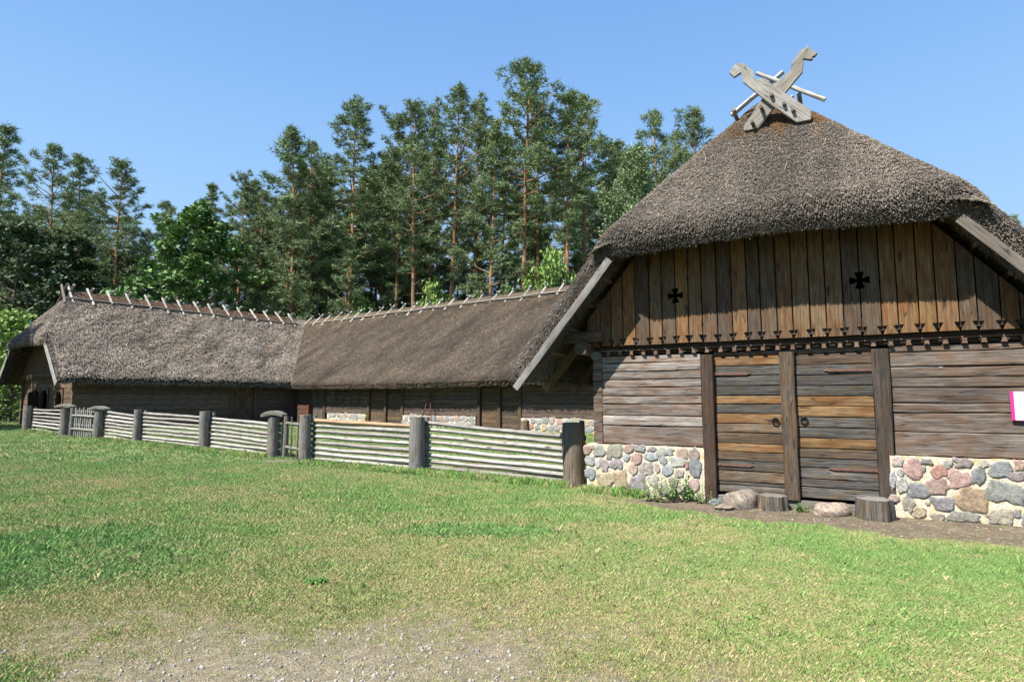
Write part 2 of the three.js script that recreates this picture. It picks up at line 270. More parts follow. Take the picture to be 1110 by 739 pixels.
  for (let k = 0; k < straw.n; k++) {
    let x, z, y, edgeK = 0; const e = rnd();
    if (e < straw.edge) { // rim
      edgeK = 1; const r = rnd(); if (r < 0.7 && hip || (!hip && r < 0.15)) { x = xc + E * rr(-1, 1); z = front(x) + rr(0.015, 0.065); dn.set(rr(-0.5, 0.5), -0.2 - rnd() * 0.7, 1); } else { const sg2 = o.side ? o.side : (rnd() < 0.5 ? -1 : 1); x = xc + sg2 * (E + rr(0.01, 0.05)); z = mix(front(x), straw.zmin, rnd()); dn.set(sg2, -0.9 - rnd() * 0.6, rr(-0.3, 0.3)); }
      { const e = 0.03, gx = (base(x + e, z) - base(x - e, z)) / (2 * e), gz = (base(x, z + e) - base(x, z - e)) / (2 * e), lip = rnd() < 0.45, q = (lip ? rr(0.95, 1.06) : 0.1 + 0.9 * Math.sqrt(rnd())) * t / Math.sqrt(1 + gx * gx + gz * gz); y = base(x, z) - 0.05 - q; x += gx * q; z += gz * q * 0.55; y -= 0.03 * q * (hip ? clamp(-gz) : 0); if (lip) { const back = rnd() * rnd() * 0.45; edgeK = 1.7; y += 0.03; if (dn.z > 0.9) { z -= back; y += back * Math.max(0, -gz) * 0.9; dn.set(rr(-0.5, 0.5), -0.9, rr(0.1, 0.9)); } else { const sg2 = Math.sign(x - xc); x -= sg2 * back; y += back * m * 0.95; dn.set(sg2 * rr(0.1, 0.9), -0.9, rr(-0.5, 0.5)); } } } dn.normalize();
    } else {
      if (hip && rnd() < straw.hipShare) { x = xc + rr(-1, 1) * (ah + 0.3); z = rr(hip.dh - (R - hip.he) / hip.mh - 0.2, hip.dh); } else { x = xc + (o.side && rnd() < 0.9 ? o.side * rnd() : rr(-1, 1)) * E; z = rr(straw.zmin, front(x)); }
      y = top(x, z);
    }
    const ep = 0.03, gx = (base(x + ep, z) - base(x - ep, z)) / (2 * ep), gz = (base(x, z + ep) - base(x, z - ep)) / (2 * ep);
    qn.set(-gx, 1, -gz).normalize();
    if (!edgeK) { dn.set(-gx, -(gx * gx + gz * gz), -gz).normalize(); si.crossVectors(dn, qn).normalize(); dn.addScaledVector(si, rr(-straw.spread, straw.spread)).addScaledVector(qn, rr(0.02, straw.lift)).normalize(); }
    const len = straw.len * rr(0.5, 1.3) * (edgeK > 1 ? 1.5 : 1), r = straw.r * rr(0.6, 1.3);
    si.crossVectors(dn, qn).normalize(); const t2 = V(0, 0, 0).crossVectors(si, dn);
    M.makeBasis(si.clone().multiplyScalar(r), dn.clone().multiplyScalar(-len), t2.multiplyScalar(r)); pc.set(x, y, z).addScaledVector(dn, len * (edgeK ? 0.1 : 0.15)); M.setPosition(pc); im.setMatrixAt(k, M);
    const p = paint(x, y, z), b = rr(straw.tone[0], straw.tone[1]) * (edgeK === 1 ? 1.15 : 1), w = rr(-0.06, 0.08); c.setRGB(clamp(p[0] * b * (1 + w)), clamp(p[1] * b), clamp(p[2] * b * (1 - w))); im.setColorAt(k, c);
  }
  im.name = 'straw'; im.userData.kind = 'stuff'; im.castShadow = im.receiveShadow = true; roof.add(im);
  return { roof, top, base, front, tv, main };
}
// round pole pairs that straddle a ridge
function ridgeSpars(parent, o, zs) {
  for (const z of zs) for (const sd of [-1, 1]) {
    const dy = 0.08 + rr(-0.02, 0.02), low = o.low + rr(-0.12, 0.12), up = o.up + rr(-0.06, 0.06), sl = o.slope + rr(-0.05, 0.05), zz = z + sd * 0.06 + rr(-0.06, 0.06), zl = rr(-0.07, 0.07);
    const y0 = o.y(zz) + dy;
    part('ridge_spar', pole([o.xc + sd * low, y0 - low * sl, zz + zl], [o.xc - sd * up, y0 + up * sl * 0.95, zz - zl * 0.5], o.r * rr(0.85, 1.15), o.r * 0.9, { seg: 3, sides: 7, wob: 0.01 }), wood('silver', pick([0xcfccc7, 0xdad8d4, 0xbfbbb5])), parent);
  }
}

// ---------------------------------------------------------------- stone and mortar materials
const stoneTex = tex(512, 512, (u, v) => { const f = (k, s) => { const [a, b] = ring(u, k), [c, d] = ring(v, k); return P.noise(a + s, b + c, d + s); }; const t = 0.88 + f(2.5, 1) * 0.2 + f(8, 2) * 0.22 + f(28, 3) * 0.3; return [t, t * (1 + f(3, 9) * 0.05), t * (1 + f(3, 12) * 0.08)]; });
const stoneMats = new Map();
const stoneMat = (hex) => { if (!stoneMats.has(hex)) { const c = new THREE.Color(hex); c.lerp(new THREE.Color(0xc9c2b4), 0.34).multiplyScalar(0.82); stoneMats.set(hex, new THREE.MeshStandardMaterial({ color: c, map: stoneTex, bumpMap: stoneTex, bumpScale: 0.008, roughness: 0.9 })); } return stoneMats.get(hex); };
const mortarTex = tex(512, 512, (u, v) => { const f = (k, s) => { const [a, b] = ring(u, k), [c, d] = ring(v, k); return P.noise(a + s, b + c, d + s); }; const t = 0.95 + f(2, 1) * 0.06 + f(10, 2) * 0.08 + f(30, 3) * 0.1, w = clamp(f(1.6, 5) * 1.6); return [t, t * (1 - 0.05 * w), t * (1 - 0.2 * w)]; });
const mortar = new THREE.MeshStandardMaterial({ color: 0xebe0c9, map: mortarTex, bumpMap: stoneTex, bumpScale: 0.02, roughness: 1 });
function mortarBlock(x0, x1, h, dep) { // front face uneven, at z = 0
  const nx = Math.ceil((x1 - x0) / 0.05), ny = Math.ceil(h / 0.05), g = new THREE.BoxGeometry(x1 - x0, h, dep, nx, ny, 1); g.translate((x0 + x1) / 2, h / 2 - 0.06, -dep / 2);
  const p = g.attributes.position, uv = g.attributes.uv; for (let i = 0; i < p.count; i++) { if (p.getZ(i) > -0.01) p.setZ(i, 0.02 * fbm(p.getX(i) * 6, p.getY(i) * 6, 3)); if (p.getY(i) > h - 0.07) p.setY(i, p.getY(i) + 0.012 * n3(p.getX(i) * 5, 2)); uv.setXY(i, p.getX(i) / 0.8, p.getY(i) / 0.8); }
  g.computeVertexNormals(); return g;
}
const PAL = [0xb58a70, 0xa9ada3, 0xa3a08a, 0xc89a90, 0x8e9098, 0xbcbfb8, 0xb2bac4, 0xa69ba5, 0x8f99a4, 0xb5a49e, 0xc9b68c, 0xc4806f, 0x87918f];
function fillStones(parent, x0, x1, h, size, zf) {
  let row = 0; for (let y = size * 0.55; y < h - size * 0.2; y += size * 0.86, row++) for (let x = x0 + size * (row % 2 ? 0.9 : 0.5); x < x1 - size * 0.25; x += size * rr(0.85, 1.25)) { const g = stoneGeo(size * rr(0.44, 0.6), size * rr(0.4, 0.52), 0.025); const m = part('stone', g, stoneMat(pick(PAL)), parent); m.position.set(x, y + rr(-0.04, 0.04), zf); }
}

// ================================================================ the near barn
const STONES_L=[[-0.11,0.71,0.069,0.087,0xb58a70],[-0.00,0.77,0.044,0.034,0xd9b3a6],[0.11,0.71,0.101,0.108,0xa9ada3],[0.39,0.72,0.136,0.100,0xa3a08a],[0.64,0.76,0.085,0.070,0xc89a90],[0.29,0.61,0.047,0.045,0x8b9299],[0.83,0.78,0.094,0.054,0x8e9098],[1.03,0.77,0.077,0.047,0x97918f],[1.26,0.74,0.124,0.068,0xbcbfb8],[1.52,0.72,0.088,0.084,0xc39e8b],[1.71,0.72,0.094,0.094,0xa58d8c],[0.77,0.61,0.090,0.092,0xc08e8a],[1.01,0.65,0.110,0.065,0xb2bac4],[0.59,0.61,0.064,0.062,0xb9bec4],[-0.06,0.53,0.093,0.086,0xb9bfc1],[0.08,0.49,0.043,0.079,0xd6d2d4],[0.20,0.47,0.071,0.123,0xb9a5a6],[0.41,0.50,0.116,0.089,0xa69ba5],[1.21,0.59,0.060,0.081,0x98a1ad],[1.44,0.59,0.126,0.084,0xc9cac4],[1.59,0.54,0.029,0.063,0xb06a68],[1.72,0.50,0.090,0.156,0x6f7886],[-0.05,0.31,0.102,0.108,0x8f99a4],[0.93,0.45,0.122,0.119,0xb5a49e],[0.70,0.43,0.079,0.098,0xd3b9a3],[1.11,0.47,0.048,0.068,0xc3a59c],[1.28,0.45,0.096,0.095,0xaab4c0],[0.22,0.23,0.165,0.133,0xc9b68c],[0.48,0.26,0.127,0.143,0xc5a77c],[0.79,0.15,0.156,0.184,0x958d99],[1.04,0.27,0.088,0.107,0xcfc9bd],[1.37,0.26,0.080,0.084,0xa9969a],[1.47,0.41,0.067,0.059,0xbba7a6],[1.69,0.23,0.098,0.103,0xc9a2a4],[0.33,0.05,0.117,0.055,0xcdbd9f],[-0.02,0.09,0.097,0.079,0xd6c7a3],[1.21,0.14,0.086,0.106,0xbcb5a8],[1.51,0.14,0.094,0.083,0xc2b9b2]];
const STONES_R=[[4.43,0.74,0.071,0.070,0xcdb0b0],[4.59,0.66,0.092,0.137,0xc79490],[4.75,0.76,0.073,0.036,0x6f6a70],[4.72,0.66,0.018,0.045,0x8e939b],[4.88,0.64,0.092,0.086,0xc4806f],[4.98,0.74,0.066,0.057,0xa3a79c],[5.15,0.76,0.101,0.058,0x86787c],[5.10,0.56,0.127,0.115,0xcf9f98],[5.29,0.60,0.071,0.114,0x67707a],[5.36,0.76,0.056,0.044,0xc5bfae],[5.53,0.70,0.123,0.107,0x7d8792],[5.72,0.76,0.051,0.060,0xc79b8a],[5.67,0.62,0.087,0.055,0x8f8088],[4.86,0.45,0.126,0.108,0xa8837a],[4.66,0.36,0.133,0.109,0x717b8a],[5.22,0.30,0.183,0.148,0xa8875a],[5.58,0.41,0.189,0.146,0x87918f],[4.90,0.22,0.125,0.085,0x7d7d88],[4.52,0.19,0.069,0.113,0xa39a90],[4.74,0.21,0.027,0.027,0xb09474],[4.64,0.09,0.076,0.072,0xc3b08c],[4.83,0.04,0.074,0.050,0xa39080],[5.12,0.07,0.164,0.063,0x87887c],[5.49,0.10,0.143,0.094,0xb7ac97],[5.66,0.16,0.040,0.054,0x777d86],[4.36,0.48,0.035,0.111,0xb5bac2],[4.45,0.59,0.039,0.055,0xb4b7b0],[4.46,0.43,0.062,0.110,0xc6c5bd],[4.37,0.24,0.055,0.055,0xc0a6a0],[5.77,0.10,0.066,0.101,0x858d92],[5.83,0.49,0.066,0.118,0xa58d8c],[5.88,0.71,0.079,0.076,0xb9a5a6],[5.83,0.29,0.066,0.076,0xc3b08c],[5.99,0.63,0.058,0.134,0x87918f],[5.97,0.35,0.064,0.117,0x8f8088],[5.93,0.12,0.071,0.075,0xbcb5a8],[5.99,0.78,0.039,0.042,0xc79b8a]];
const HORSE_A=[[2.383,7.139],[2.458,7.043],[2.572,7.099],[2.599,6.918],[2.818,6.653],[3.042,6.379],[3.379,6.027],[3.583,6.026],[3.590,6.175],[3.375,6.415],[3.117,6.672],[2.935,6.889],[2.785,6.918],[2.764,7.058],[2.600,7.265],[2.528,7.248],[2.508,7.323],[2.484,7.260],[2.438,7.228]];
const HORSE_B=[[2.566,6.170],[2.575,6.095],[2.793,6.094],[3.038,6.374],[3.236,6.612],[3.495,6.888],[3.520,7.107],[3.614,7.061],[3.653,7.057],[3.649,7.098],[3.686,7.102],[3.723,7.143],[3.602,7.269],[3.585,7.331],[3.548,7.278],[3.491,7.271],[3.350,7.096],[3.313,6.951],[3.054,6.780],[2.854,6.565]];
const PEGS=[[3.041,6.546],[3.220,6.346],[3.348,6.209],[2.875,6.371],[2.727,6.153]];
const LOGC = [0x857970, 0x8d8279, 0x7a6f67, 0x988d84, 0x81726a, 0x8a7b6b];
const barn = thing('thatched_barn', 'near log barn with half-hipped thatch, horse-head ridge boards and double plank doors', 'barn', BARN.o, BARN.a);
{
  seed(11); const W = 6.2, D = 9, RC = 2.9, RM = 1.19;
  // plinth
  const pl = part('stone_plinth', mortarBlock(-0.12, 1.86, 0.88, 0.42), mortar, barn); pl.position.z = 0.06;
  for (const [x, y, rx, ry, c] of STONES_L) { const m = part('stone', stoneGeo(rx * 1.12, ry * 1.12, 0.014), stoneMat(c), pl); m.position.set(x, y, 0.004); }
  const pr = part('stone_plinth', mortarBlock(4.34, W + 0.12, 0.88, 0.42), mortar, barn); pr.position.z = 0.06;
  for (const [x, y, rx, ry, c] of STONES_R) { const m = part('stone', stoneGeo(rx * 1.12, ry * 1.12, 0.014), stoneMat(c), pr); m.position.set(x, y, 0.004); }
  for (const [x, y, rx, ry] of [[6.15, 0.68, 0.08, 0.1], [6.17, 0.46, 0.07, 0.1], [6.14, 0.24, 0.1, 0.11], [6.2, 0.07, 0.09, 0.07]]) { const q = part('stone', stoneGeo(rx, ry, 0.014), stoneMat(pick(PAL)), pr); q.position.set(x, y, 0.004); }
  for (const [x, sg] of [[-0.06, -1], [W + 0.06, 1]]) { const q = part('stone_plinth', mortarBlock(0, D - 0.8, 0.86, 0.42), mortar, barn); q.rotation.y = sg * Math.PI / 2; q.position.set(x, 0, sg > 0 ? -0.38 : -D + 0.42); fillStones(q, 0, D - 0.8, 0.8, 0.3, 0.004); }
  // front logs: courses measured top to bottom
  const courses = (ys, x0, x1, cols) => { const y0 = ys[0], y1 = ys[ys.length - 1], H = (y) => mix(2.335, 0.83, (y - y0) / (y1 - y0)); for (let i = 0; i < ys.length - 1; i++) { const a = H(ys[i]), b = H(ys[i + 1]), h = a - b - 0.008; const m = part('log', beam(x1 - x0, h, 0.18, { ch: 0.014, wob: 0.005, seg: 14 }), wood('log', pick(cols), 0.85, 0.004), barn); m.position.set(x0, (a + b) / 2, -0.09 + rr(-0.008, 0.008)); } };
  courses([104, 133, 167, 199, 229, 262, 292, 337, 376, 447], 0.165, 1.835, [0xa69e98, 0x9c948e, 0xb2aca7, 0x988d86, 0xbcb6b2]);
  courses([26, 52, 105, 142, 178, 232, 265, 333, 415], 4.415, W - 0.165, [0x8b8077, 0x80766e, 0x938981, 0x7a716b]);
  // corner and side logs; their ends show on the front corner
  for (const x of [0, W - 0.16]) { const ys = [0.83, 1.03, 1.2, 1.36, 1.53, 1.72, 1.9, 2.1, 2.335]; for (let i = 0; i < ys.length - 1; i++) { const m = part('log', beam(D, ys[i + 1] - ys[i] - 0.012, 0.16, { ch: 0.012, wob: 0.006, seg: 14 }), wood('log', pick(LOGC)), barn); m.rotation.y = Math.PI / 2; m.position.set(x + 0.08, (ys[i] + ys[i + 1]) / 2, rr(0.0, 0.025)); if (i % 2) m.position.z -= 0; } }
  for (let i = 0; i < 9; i++) { const m = part('log', beam(W - 0.34, 0.268, 0.18, { seg: 4, wob: 0.002, ch: 0.004 }), wood('log', pick(LOGC)), barn); m.position.set(0.17, 0.2 + i * 0.26, -D + 0.1); }
  { const gb = []; for (let i = 0; i < 29; i++) { const x0 = -0.05 + i * 0.219, h = 6.75 - RM * Math.abs(x0 + 0.1 - RC); gb.push([x0, Math.max(2.7, h)]); } for (const [x, h] of gb) { const m = part('board', slab([[0, 2.44], [0.2185, 2.44], [0.2185, h - 0.05], [0, h - 0.05]], 0.03, 0), wood('board', 0x7a6450), barn); m.position.set(x, 0, -D); } }
  for (const x of [0.02, W - 0.18]) for (let i = 0; i < 4; i++) { const q = part('log', beam(D - 0.1, 0.2, 0.16, { seg: 8 }), wood('log', pick(LOGC)), barn); q.rotation.y = Math.PI / 2; q.position.set(x + 0.08, 2.66 + i * 0.2, -0.05); }
  // wall plate, dentil board and gable boards
  let m = part('wall_plate', beam(W + 0.3, 0.16, 0.2), wood('old', 0x5d5048), barn); m.position.set(-0.15, 2.43, -0.13);
  for (const x of [-0.06, W + 0.06]) { m = part('wall_plate', beam(D + 0.55, 0.2, 0.2), wood('old', 0x75665a), barn); m.rotation.y = Math.PI / 2; m.position.set(x, 2.45, 0.42); m = part('beam_end', pole([x + 0.02, 2.41, -0.3], [x + 0.02, 2.41, 0.13], 0.085, 0.085, { sides: 14, seg: 2 }), wood('silver', 0x8f8a84), barn); m.position.set(x < 1 ? 0.12 : -0.12, -0.07, 0); }
  const pts = [[0, 2.428], [0, 2.41]]; for (let x = 0.09; x < W - 0.1; x += 0.207) { pts.push([x - 0.034, 2.41], [x - 0.022, 2.375], [x - 0.034, 2.335], [x + 0.034, 2.335], [x + 0.022, 2.375], [x + 0.034, 2.41]); } pts.push([W, 2.41], [W, 2.428]);
  m = part('dentil_board', slab(pts.slice().reverse().map(p => [p[0], p[1] + (p[1] === 2.41 ? 0.0 : 0)]), 0.04, 0.002, 'x'), wood('log', 0x9b8575), barn); m.position.z = 0.012;
  const crossAt = [1.46, 4.22], NB = 29, BW = 0.219; const B0 = -0.05;
  const edges = []; for (let i = 0; i <= NB; i++) edges.push(B0 + i * BW + (i && i < NB ? rr(-0.018, 0.018) : 0));
  const hc = crossAt.map(c => { let k = 1; for (let i = 1; i < NB; i++) if (Math.abs(edges[i] - c) < Math.abs(edges[k] - c)) k = i; return k; });
  for (let i = 0; i < NB; i++) {
    const a = edges[i] + 0.008, b = edges[i + 1] - 0.008, top = (x) => Math.min(6.5 - RM * Math.abs(x - RC), 4.6) - 0.02, y0 = 2.495 + rr(-0.006, 0.006); const ta = top(a), tb = top(b); if (Math.min(ta, tb) < y0 + 0.12) continue;
    const half = (sgn, x) => [[x + sgn * 0.105, -0.052], [x + sgn * 0.105, 0.052], [x + sgn * 0.02, 0.018], [x + sgn * 0.05, 0.11]]; // half of a flared cross
    const cy = 3.28, p = [[a, y0], [b, y0]];
    if (i < NB - 1) p.push([b - 0.056, y0 + 0.115], [b, y0 + 0.117]);
    const cut = (x, sg) => [[x, cy - 0.12], [x - sg * 0.052, cy - 0.12], [x - sg * 0.02, cy - 0.022], [x - sg * 0.115, cy - 0.055], [x - sg * 0.115, cy + 0.055], [x - sg * 0.02, cy + 0.022], [x - sg * 0.052, cy + 0.12], [x, cy + 0.12]];
    if (hc.includes(i + 1)) p.push(...cut(b, 1)); p.push([b, tb], [a, ta]); if (hc.includes(i)) p.push(...cut(a, -1).reverse());
    if (i > 0) p.push([a, y0 + 0.117], [a + 0.056, y0 + 0.115]);
    m = part('gable_board', slab(p, 0.028, 0.003), wood('board', pick([0x8a6c4a, 0x776856, 0x9a7a54, 0x6b5c4e, 0xa17f52, 0x806b53, 0x8f785c]), 0.8, 0.005), barn); m.position.z = 0.098 + rr(-0.005, 0.01);
  }
  m = part('gable_beam', beam(W, 0.2, 0.12), wood('old', 0x5d5048), barn); m.position.set(0, 2.64, 0.03);
  // door posts
  const vpost = (x0, x1, y0, y1, z, c, mp = 'old') => { const q = part('door_post', beam(y1 - y0, x1 - x0, 0.2, { ch: 0.014, wob: 0.005 }), wood(mp, c, 0.82, 0.006), barn); q.rotation.z = Math.PI / 2; q.position.set((x0 + x1) / 2, y0, z - 0.1 + 0.06); return q; };
  vpost(1.845, 2.035, 0.05, 2.3, 0, 0x5d4839); vpost(3.0, 3.2, 0.12, 2.3, 0.0, 0x766759); vpost(4.2, 4.405, 0.12, 2.3, 0, 0x5d534c);
  m = part('door_head', beam(2.16, 0.07, 0.16), wood('log', 0x86776d), barn); m.position.set(2.03, 2.305, -0.12);
  m = part('door_sill', beam(2.3, 0.13, 0.2), wood('silver', 0x8d8983), barn); m.position.set(2.0, 0.045, -0.08);
  // doors
  const OR = 0xa3855c, GR = 0x6a6967, BR = 0x73614f, LB = 0x8a7b69, DG = 0x5b5a59, LG = 0x83817e;
  const door = (x0, x1, ys, cols, hinge, knob, lbl) => {
    const d = new THREE.Group(); d.name = 'door'; d.userData.label = lbl; d.position.set(x0, 0, 0); barn.add(d); const H = (y) => mix(2.262, 0.155, (y - ys[0]) / (ys[ys.length - 1] - ys[0]));
    for (let i = 0; i < cols.length; i++) { const a = H(ys[i]), b = H(ys[i + 1]); const q = part('plank', beam(x1 - x0 - 0.012, a - b - 0.012, 0.04, { ch: 0.006, wob: 0.003, seg: 4 }), wood(cols[i] === OR ? 'board' : 'old', cols[i], 0.8, 0.004), d); q.position.set(0.006, (a + b) / 2, -0.045 + rr(-0.005, 0.005)); }
    for (const x of [0.14, x1 - x0 - 0.14]) { const q = part('batten', beam(2.0, 0.1, 0.04), wood('old', DG), d); q.rotation.z = Math.PI / 2; q.position.set(x, 0.2, -0.09); }
    const rust = plain(0x6e5347, 0.8, 0.35);
    for (const y of hinge.ys) { const g = [new THREE.BoxGeometry(hinge.len, 0.038, 0.01)]; g[0].translate(hinge.dir * hinge.len / 2, 0, 0); const k = new THREE.CylinderGeometry(0.018, 0.018, 0.07, 10); k.translate(-hinge.dir * 0.01, 0, 0.004); g.push(k); const tip = new THREE.ConeGeometry(0.022, 0.07, 4); tip.rotateZ(-hinge.dir * Math.PI / 2); tip.scale(1, 1, 0.25); tip.translate(hinge.dir * (hinge.len + 0.03), 0, 0); g.push(tip); for (let k2 = 0; k2 < 4; k2++) { const n = new THREE.SphereGeometry(0.009, 6, 4); n.translate(hinge.dir * (0.06 + k2 * hinge.len * 0.24), 0, 0.005); g.push(n); } const q = part('strap_hinge', mergeGeometries(g.map(e => e.index ? e.toNonIndexed() : e)), rust, d); q.position.set(hinge.x - x0, y, -0.008); q.rotation.z = rr(-0.012, 0.012); }
    const iron = plain(0x2c2826, 0.6, 0.6); const kb = part('ring_handle', new THREE.TorusGeometry(0.045, 0.009, 8, 22), iron, d); kb.position.set(knob[0] - x0, knob[1] - 0.02, 0.0); const pt = new THREE.CylinderGeometry(0.03, 0.034, 0.016, 12); pt.rotateX(Math.PI / 2); const bp = part('back_plate', pt, iron, kb); bp.position.set(0, 0.03, -0.016);
  };
  door(2.035, 3.0, [65, 100, 135, 172, 207, 238, 272, 307, 340, 378, 408, 440, 475, 514, 526, 553], [OR, GR, GR, DG, OR, GR, OR, LB, BR, OR, BR, GR, LB, DG, LG], { ys: [1.99, 0.58], len: 0.5, dir: 1, x: 2.035 }, [2.91, 1.28], 'left plank door with orange and grey boards');
  door(3.2, 4.2, [55, 95, 133, 173, 210, 248, 287, 325, 363, 400, 435, 470, 510, 540, 580], [BR, GR, DG, GR, OR, OR, GR, GR, OR, BR, GR, LG, GR, LG], { ys: [2.01, 0.6], len: 0.56, dir: -1, x: 4.2 }, [3.3, 1.3], 'right plank door, mostly grey boards');
  // roof
  const T = thatch(barn, { xc: RC, E: 4.18, R: 7.0, m: RM, L: D + 0.4, hip: { he: 4.27, dh: 0.87, mh: 1.25 }, dv: 0.62, t: 0.36, nx: 150, dz: 0.06, fine: 3.2, col: [0.148, 0.126, 0.104], lump: 1,
    rust: (x, y, z, p) => (y > 5.3 && z > -1.6 ? sstep(-0.05, 0.25, p + (y > 6.0 ? 0.25 : 0.05) - 0.06) * 0.9 * sstep(5.2, 6, y) * (Math.abs(x - 3.15) < 1.0 || y > 6.5 ? 1 : 0.25) : 0),
    straw: { n: 190000, edge: 0.34, hipShare: 0.72, zmin: -4, len: 0.085, r: 0.0048, spread: 0.35, lift: 0.4, tone: [0.45, 2.0] } });
  // boards, battens and rafters of the roof
  for (const sd of [-1, 1]) {
    const X = (a) => RC + sd * a, low = (a) => 7.0 - RM * (a - 0.2) - T.tv;
    const a0 = 2.3, a1 = 4.05, len = Math.hypot(a1 - a0, RM * (a1 - a0));
    m = part('barge_board', beam(len, 0.125, 0.035, { ch: 0.004, wob: 0.003 }), wood('silver', sd < 0 ? 0x9a9794 : 0x857b72), barn); m.position.set(X(a1), low(a1) - 0.085, 0.755); m.rotation.z = sd < 0 ? Math.atan(RM) : Math.PI - Math.atan(RM);
    for (let a = 0.5; a < 4.0; a += 0.34) part('roof_batten', pole([X(a), low(a) - 0.035, Math.min(0.58, 0.78 - (low(a) + 0.5 - 4.22) / 1.42 - 0.12)], [X(a), low(a) - 0.035, -D - 0.1], 0.032, 0.03, { seg: 8 }), wood('log', pick([0xb8a07c, 0xa58e6c])), barn);
    for (const z of [-0.35, -1.7, -3.1, -4.5, -6, -7.5, -8.7]) { const hz = Math.min(3.9, (4.14 + 1.42 * (0.82 - z) - 0.75 - low(4.0)) / RM); const r = part('rafter', beam(hz * Math.hypot(1, RM), 0.13, 0.11), wood('log', 0xa08a6c), barn); r.position.set(X(4.0), low(4.0) - 0.16, z); r.rotation.z = sd < 0 ? Math.atan(RM) : Math.PI - Math.atan(RM); }
    m = part('tie_beam_end', beam(0.75, 0.17, 0.17), wood('old', 0x7a6a5c), barn); m.position.set(sd < 0 ? -0.5 : W - 0.25, 2.66, 0.2);
  }
  for (let k = 2; k < 6; k++) part('roof_batten', pole([RC - 2.3 + k * 0.34, 3.72 + k * 0.36, 0.5 - k * 0.27], [RC + 2.3 - k * 0.34, 3.72 + k * 0.36, 0.5 - k * 0.27], 0.03, 0.03), wood('log', 0x86735c), barn);
  for (let k = 0; k < 9; k++) { const x = RC + rr(-1.3, 1.4), z = rr(-0.7, 0.3), l = rr(0.15, 0.4), an = rr(-0.9, 0.9), x2 = x + Math.sin(an) * l, z2 = z + Math.cos(an) * l * 0.55; part('loose_reed', pole([x, T.top(x, z) + 0.02, z], [x2, T.top(x2, z2) + 0.025, z2], 0.006, 0.004, { seg: 2, sides: 5 }), wood('silver', 0xcdbb98), barn); }
  // crossed ridge boards carved as horse heads
  seed(99);
  const hb = (pts, z, c, an) => { const g = slab(pts, 0.06, 0.005, 'x'), pp = g.attributes.position, uu = g.attributes.uv; for (let i = 0; i < pp.count; i++) { const x = pp.getX(i), y = pp.getY(i); uu.setXY(i, (x * Math.cos(an) + y * Math.sin(an)) / 2, (-x * Math.sin(an) + y * Math.cos(an) + pp.getZ(i)) / 0.6); } const q = part('ridge_board', g, wood('silver', c, 0.85, 0.008), barn, 'weathered ridge board carved as a horse head'); q.position.z = z - 0.01; return q; };
  const sgn = (p) => THREE.ShapeUtils.area(p.map(a => new THREE.Vector2(a[0], a[1]))) > 0 ? p : p.slice().reverse();
  const hA = hb(sgn(HORSE_A), -0.46, 0xb5b1ac, -0.8), hB = hb(sgn(HORSE_B), -0.535, 0xa9a49d, 0.8);
  PEGS.forEach(([x, y], i) => part('peg', pole([x, y, -0.48], [x - 0.015, y + 0.015, -0.34], 0.034, 0.028, { seg: 1, sides: 8 }), wood('silver', 0x7d7568), barn));
  // ridge covering and straddling spars
  const capG = []; { const pos = [], idx = [], uv = []; const zs = []; for (let z = -1.0; z > -D - 0.3; z -= 0.12) zs.push(z); const as = [-0.55, -0.35, -0.15, 0, 0.15, 0.35, 0.55]; for (const z of zs) for (const a of as) { pos.push(RC + a, T.top(RC + a, z) + 0.05 - (Math.abs(a) > 0.5 ? 0.06 : 0) + 0.02 * n3(z * 6, a * 9), z); uv.push(z / 1.3, a / 1.3); } for (let j = 0; j < zs.length - 1; j++) for (let i = 0; i < as.length - 1; i++) { const a = j * as.length + i; idx.push(a, a + 1, a + as.length + 1, a, a + as.length + 1, a + as.length); } const g = new THREE.BufferGeometry(); g.setAttribute('position', new THREE.Float32BufferAttribute(pos, 3)); g.setAttribute('uv', new THREE.Float32BufferAttribute(uv, 2)); g.setIndex(idx); g.computeVertexNormals(); part('ridge_cover', g, new THREE.MeshStandardMaterial({ color: new THREE.Color().setRGB(0.2, 0.15, 0.095), map: thatchMap, bumpMap: thatchMap, bumpScale: 0.03, roughness: 1, side: THREE.DoubleSide }), barn); }
  for (const sd of [-1, 1]) part('ridge_pole', pole([RC + sd * 0.52, T.top(RC + sd * 0.52, -1.6) + 0.08, -0.75], [RC + sd * 0.52, T.top(RC + sd * 0.52, -6) + 0.1, -D], 0.035, 0.035), wood('silver', 0xaaa69f), barn);
  ridgeSpars(barn, { xc: 3.0, y: () => 7.16, low: 0.7, up: 0.22, slope: 0.78, r: 0.042 }, [-1.2, -2.3, -3.4, -4.5, -5.6, -6.7, -7.8]);
}

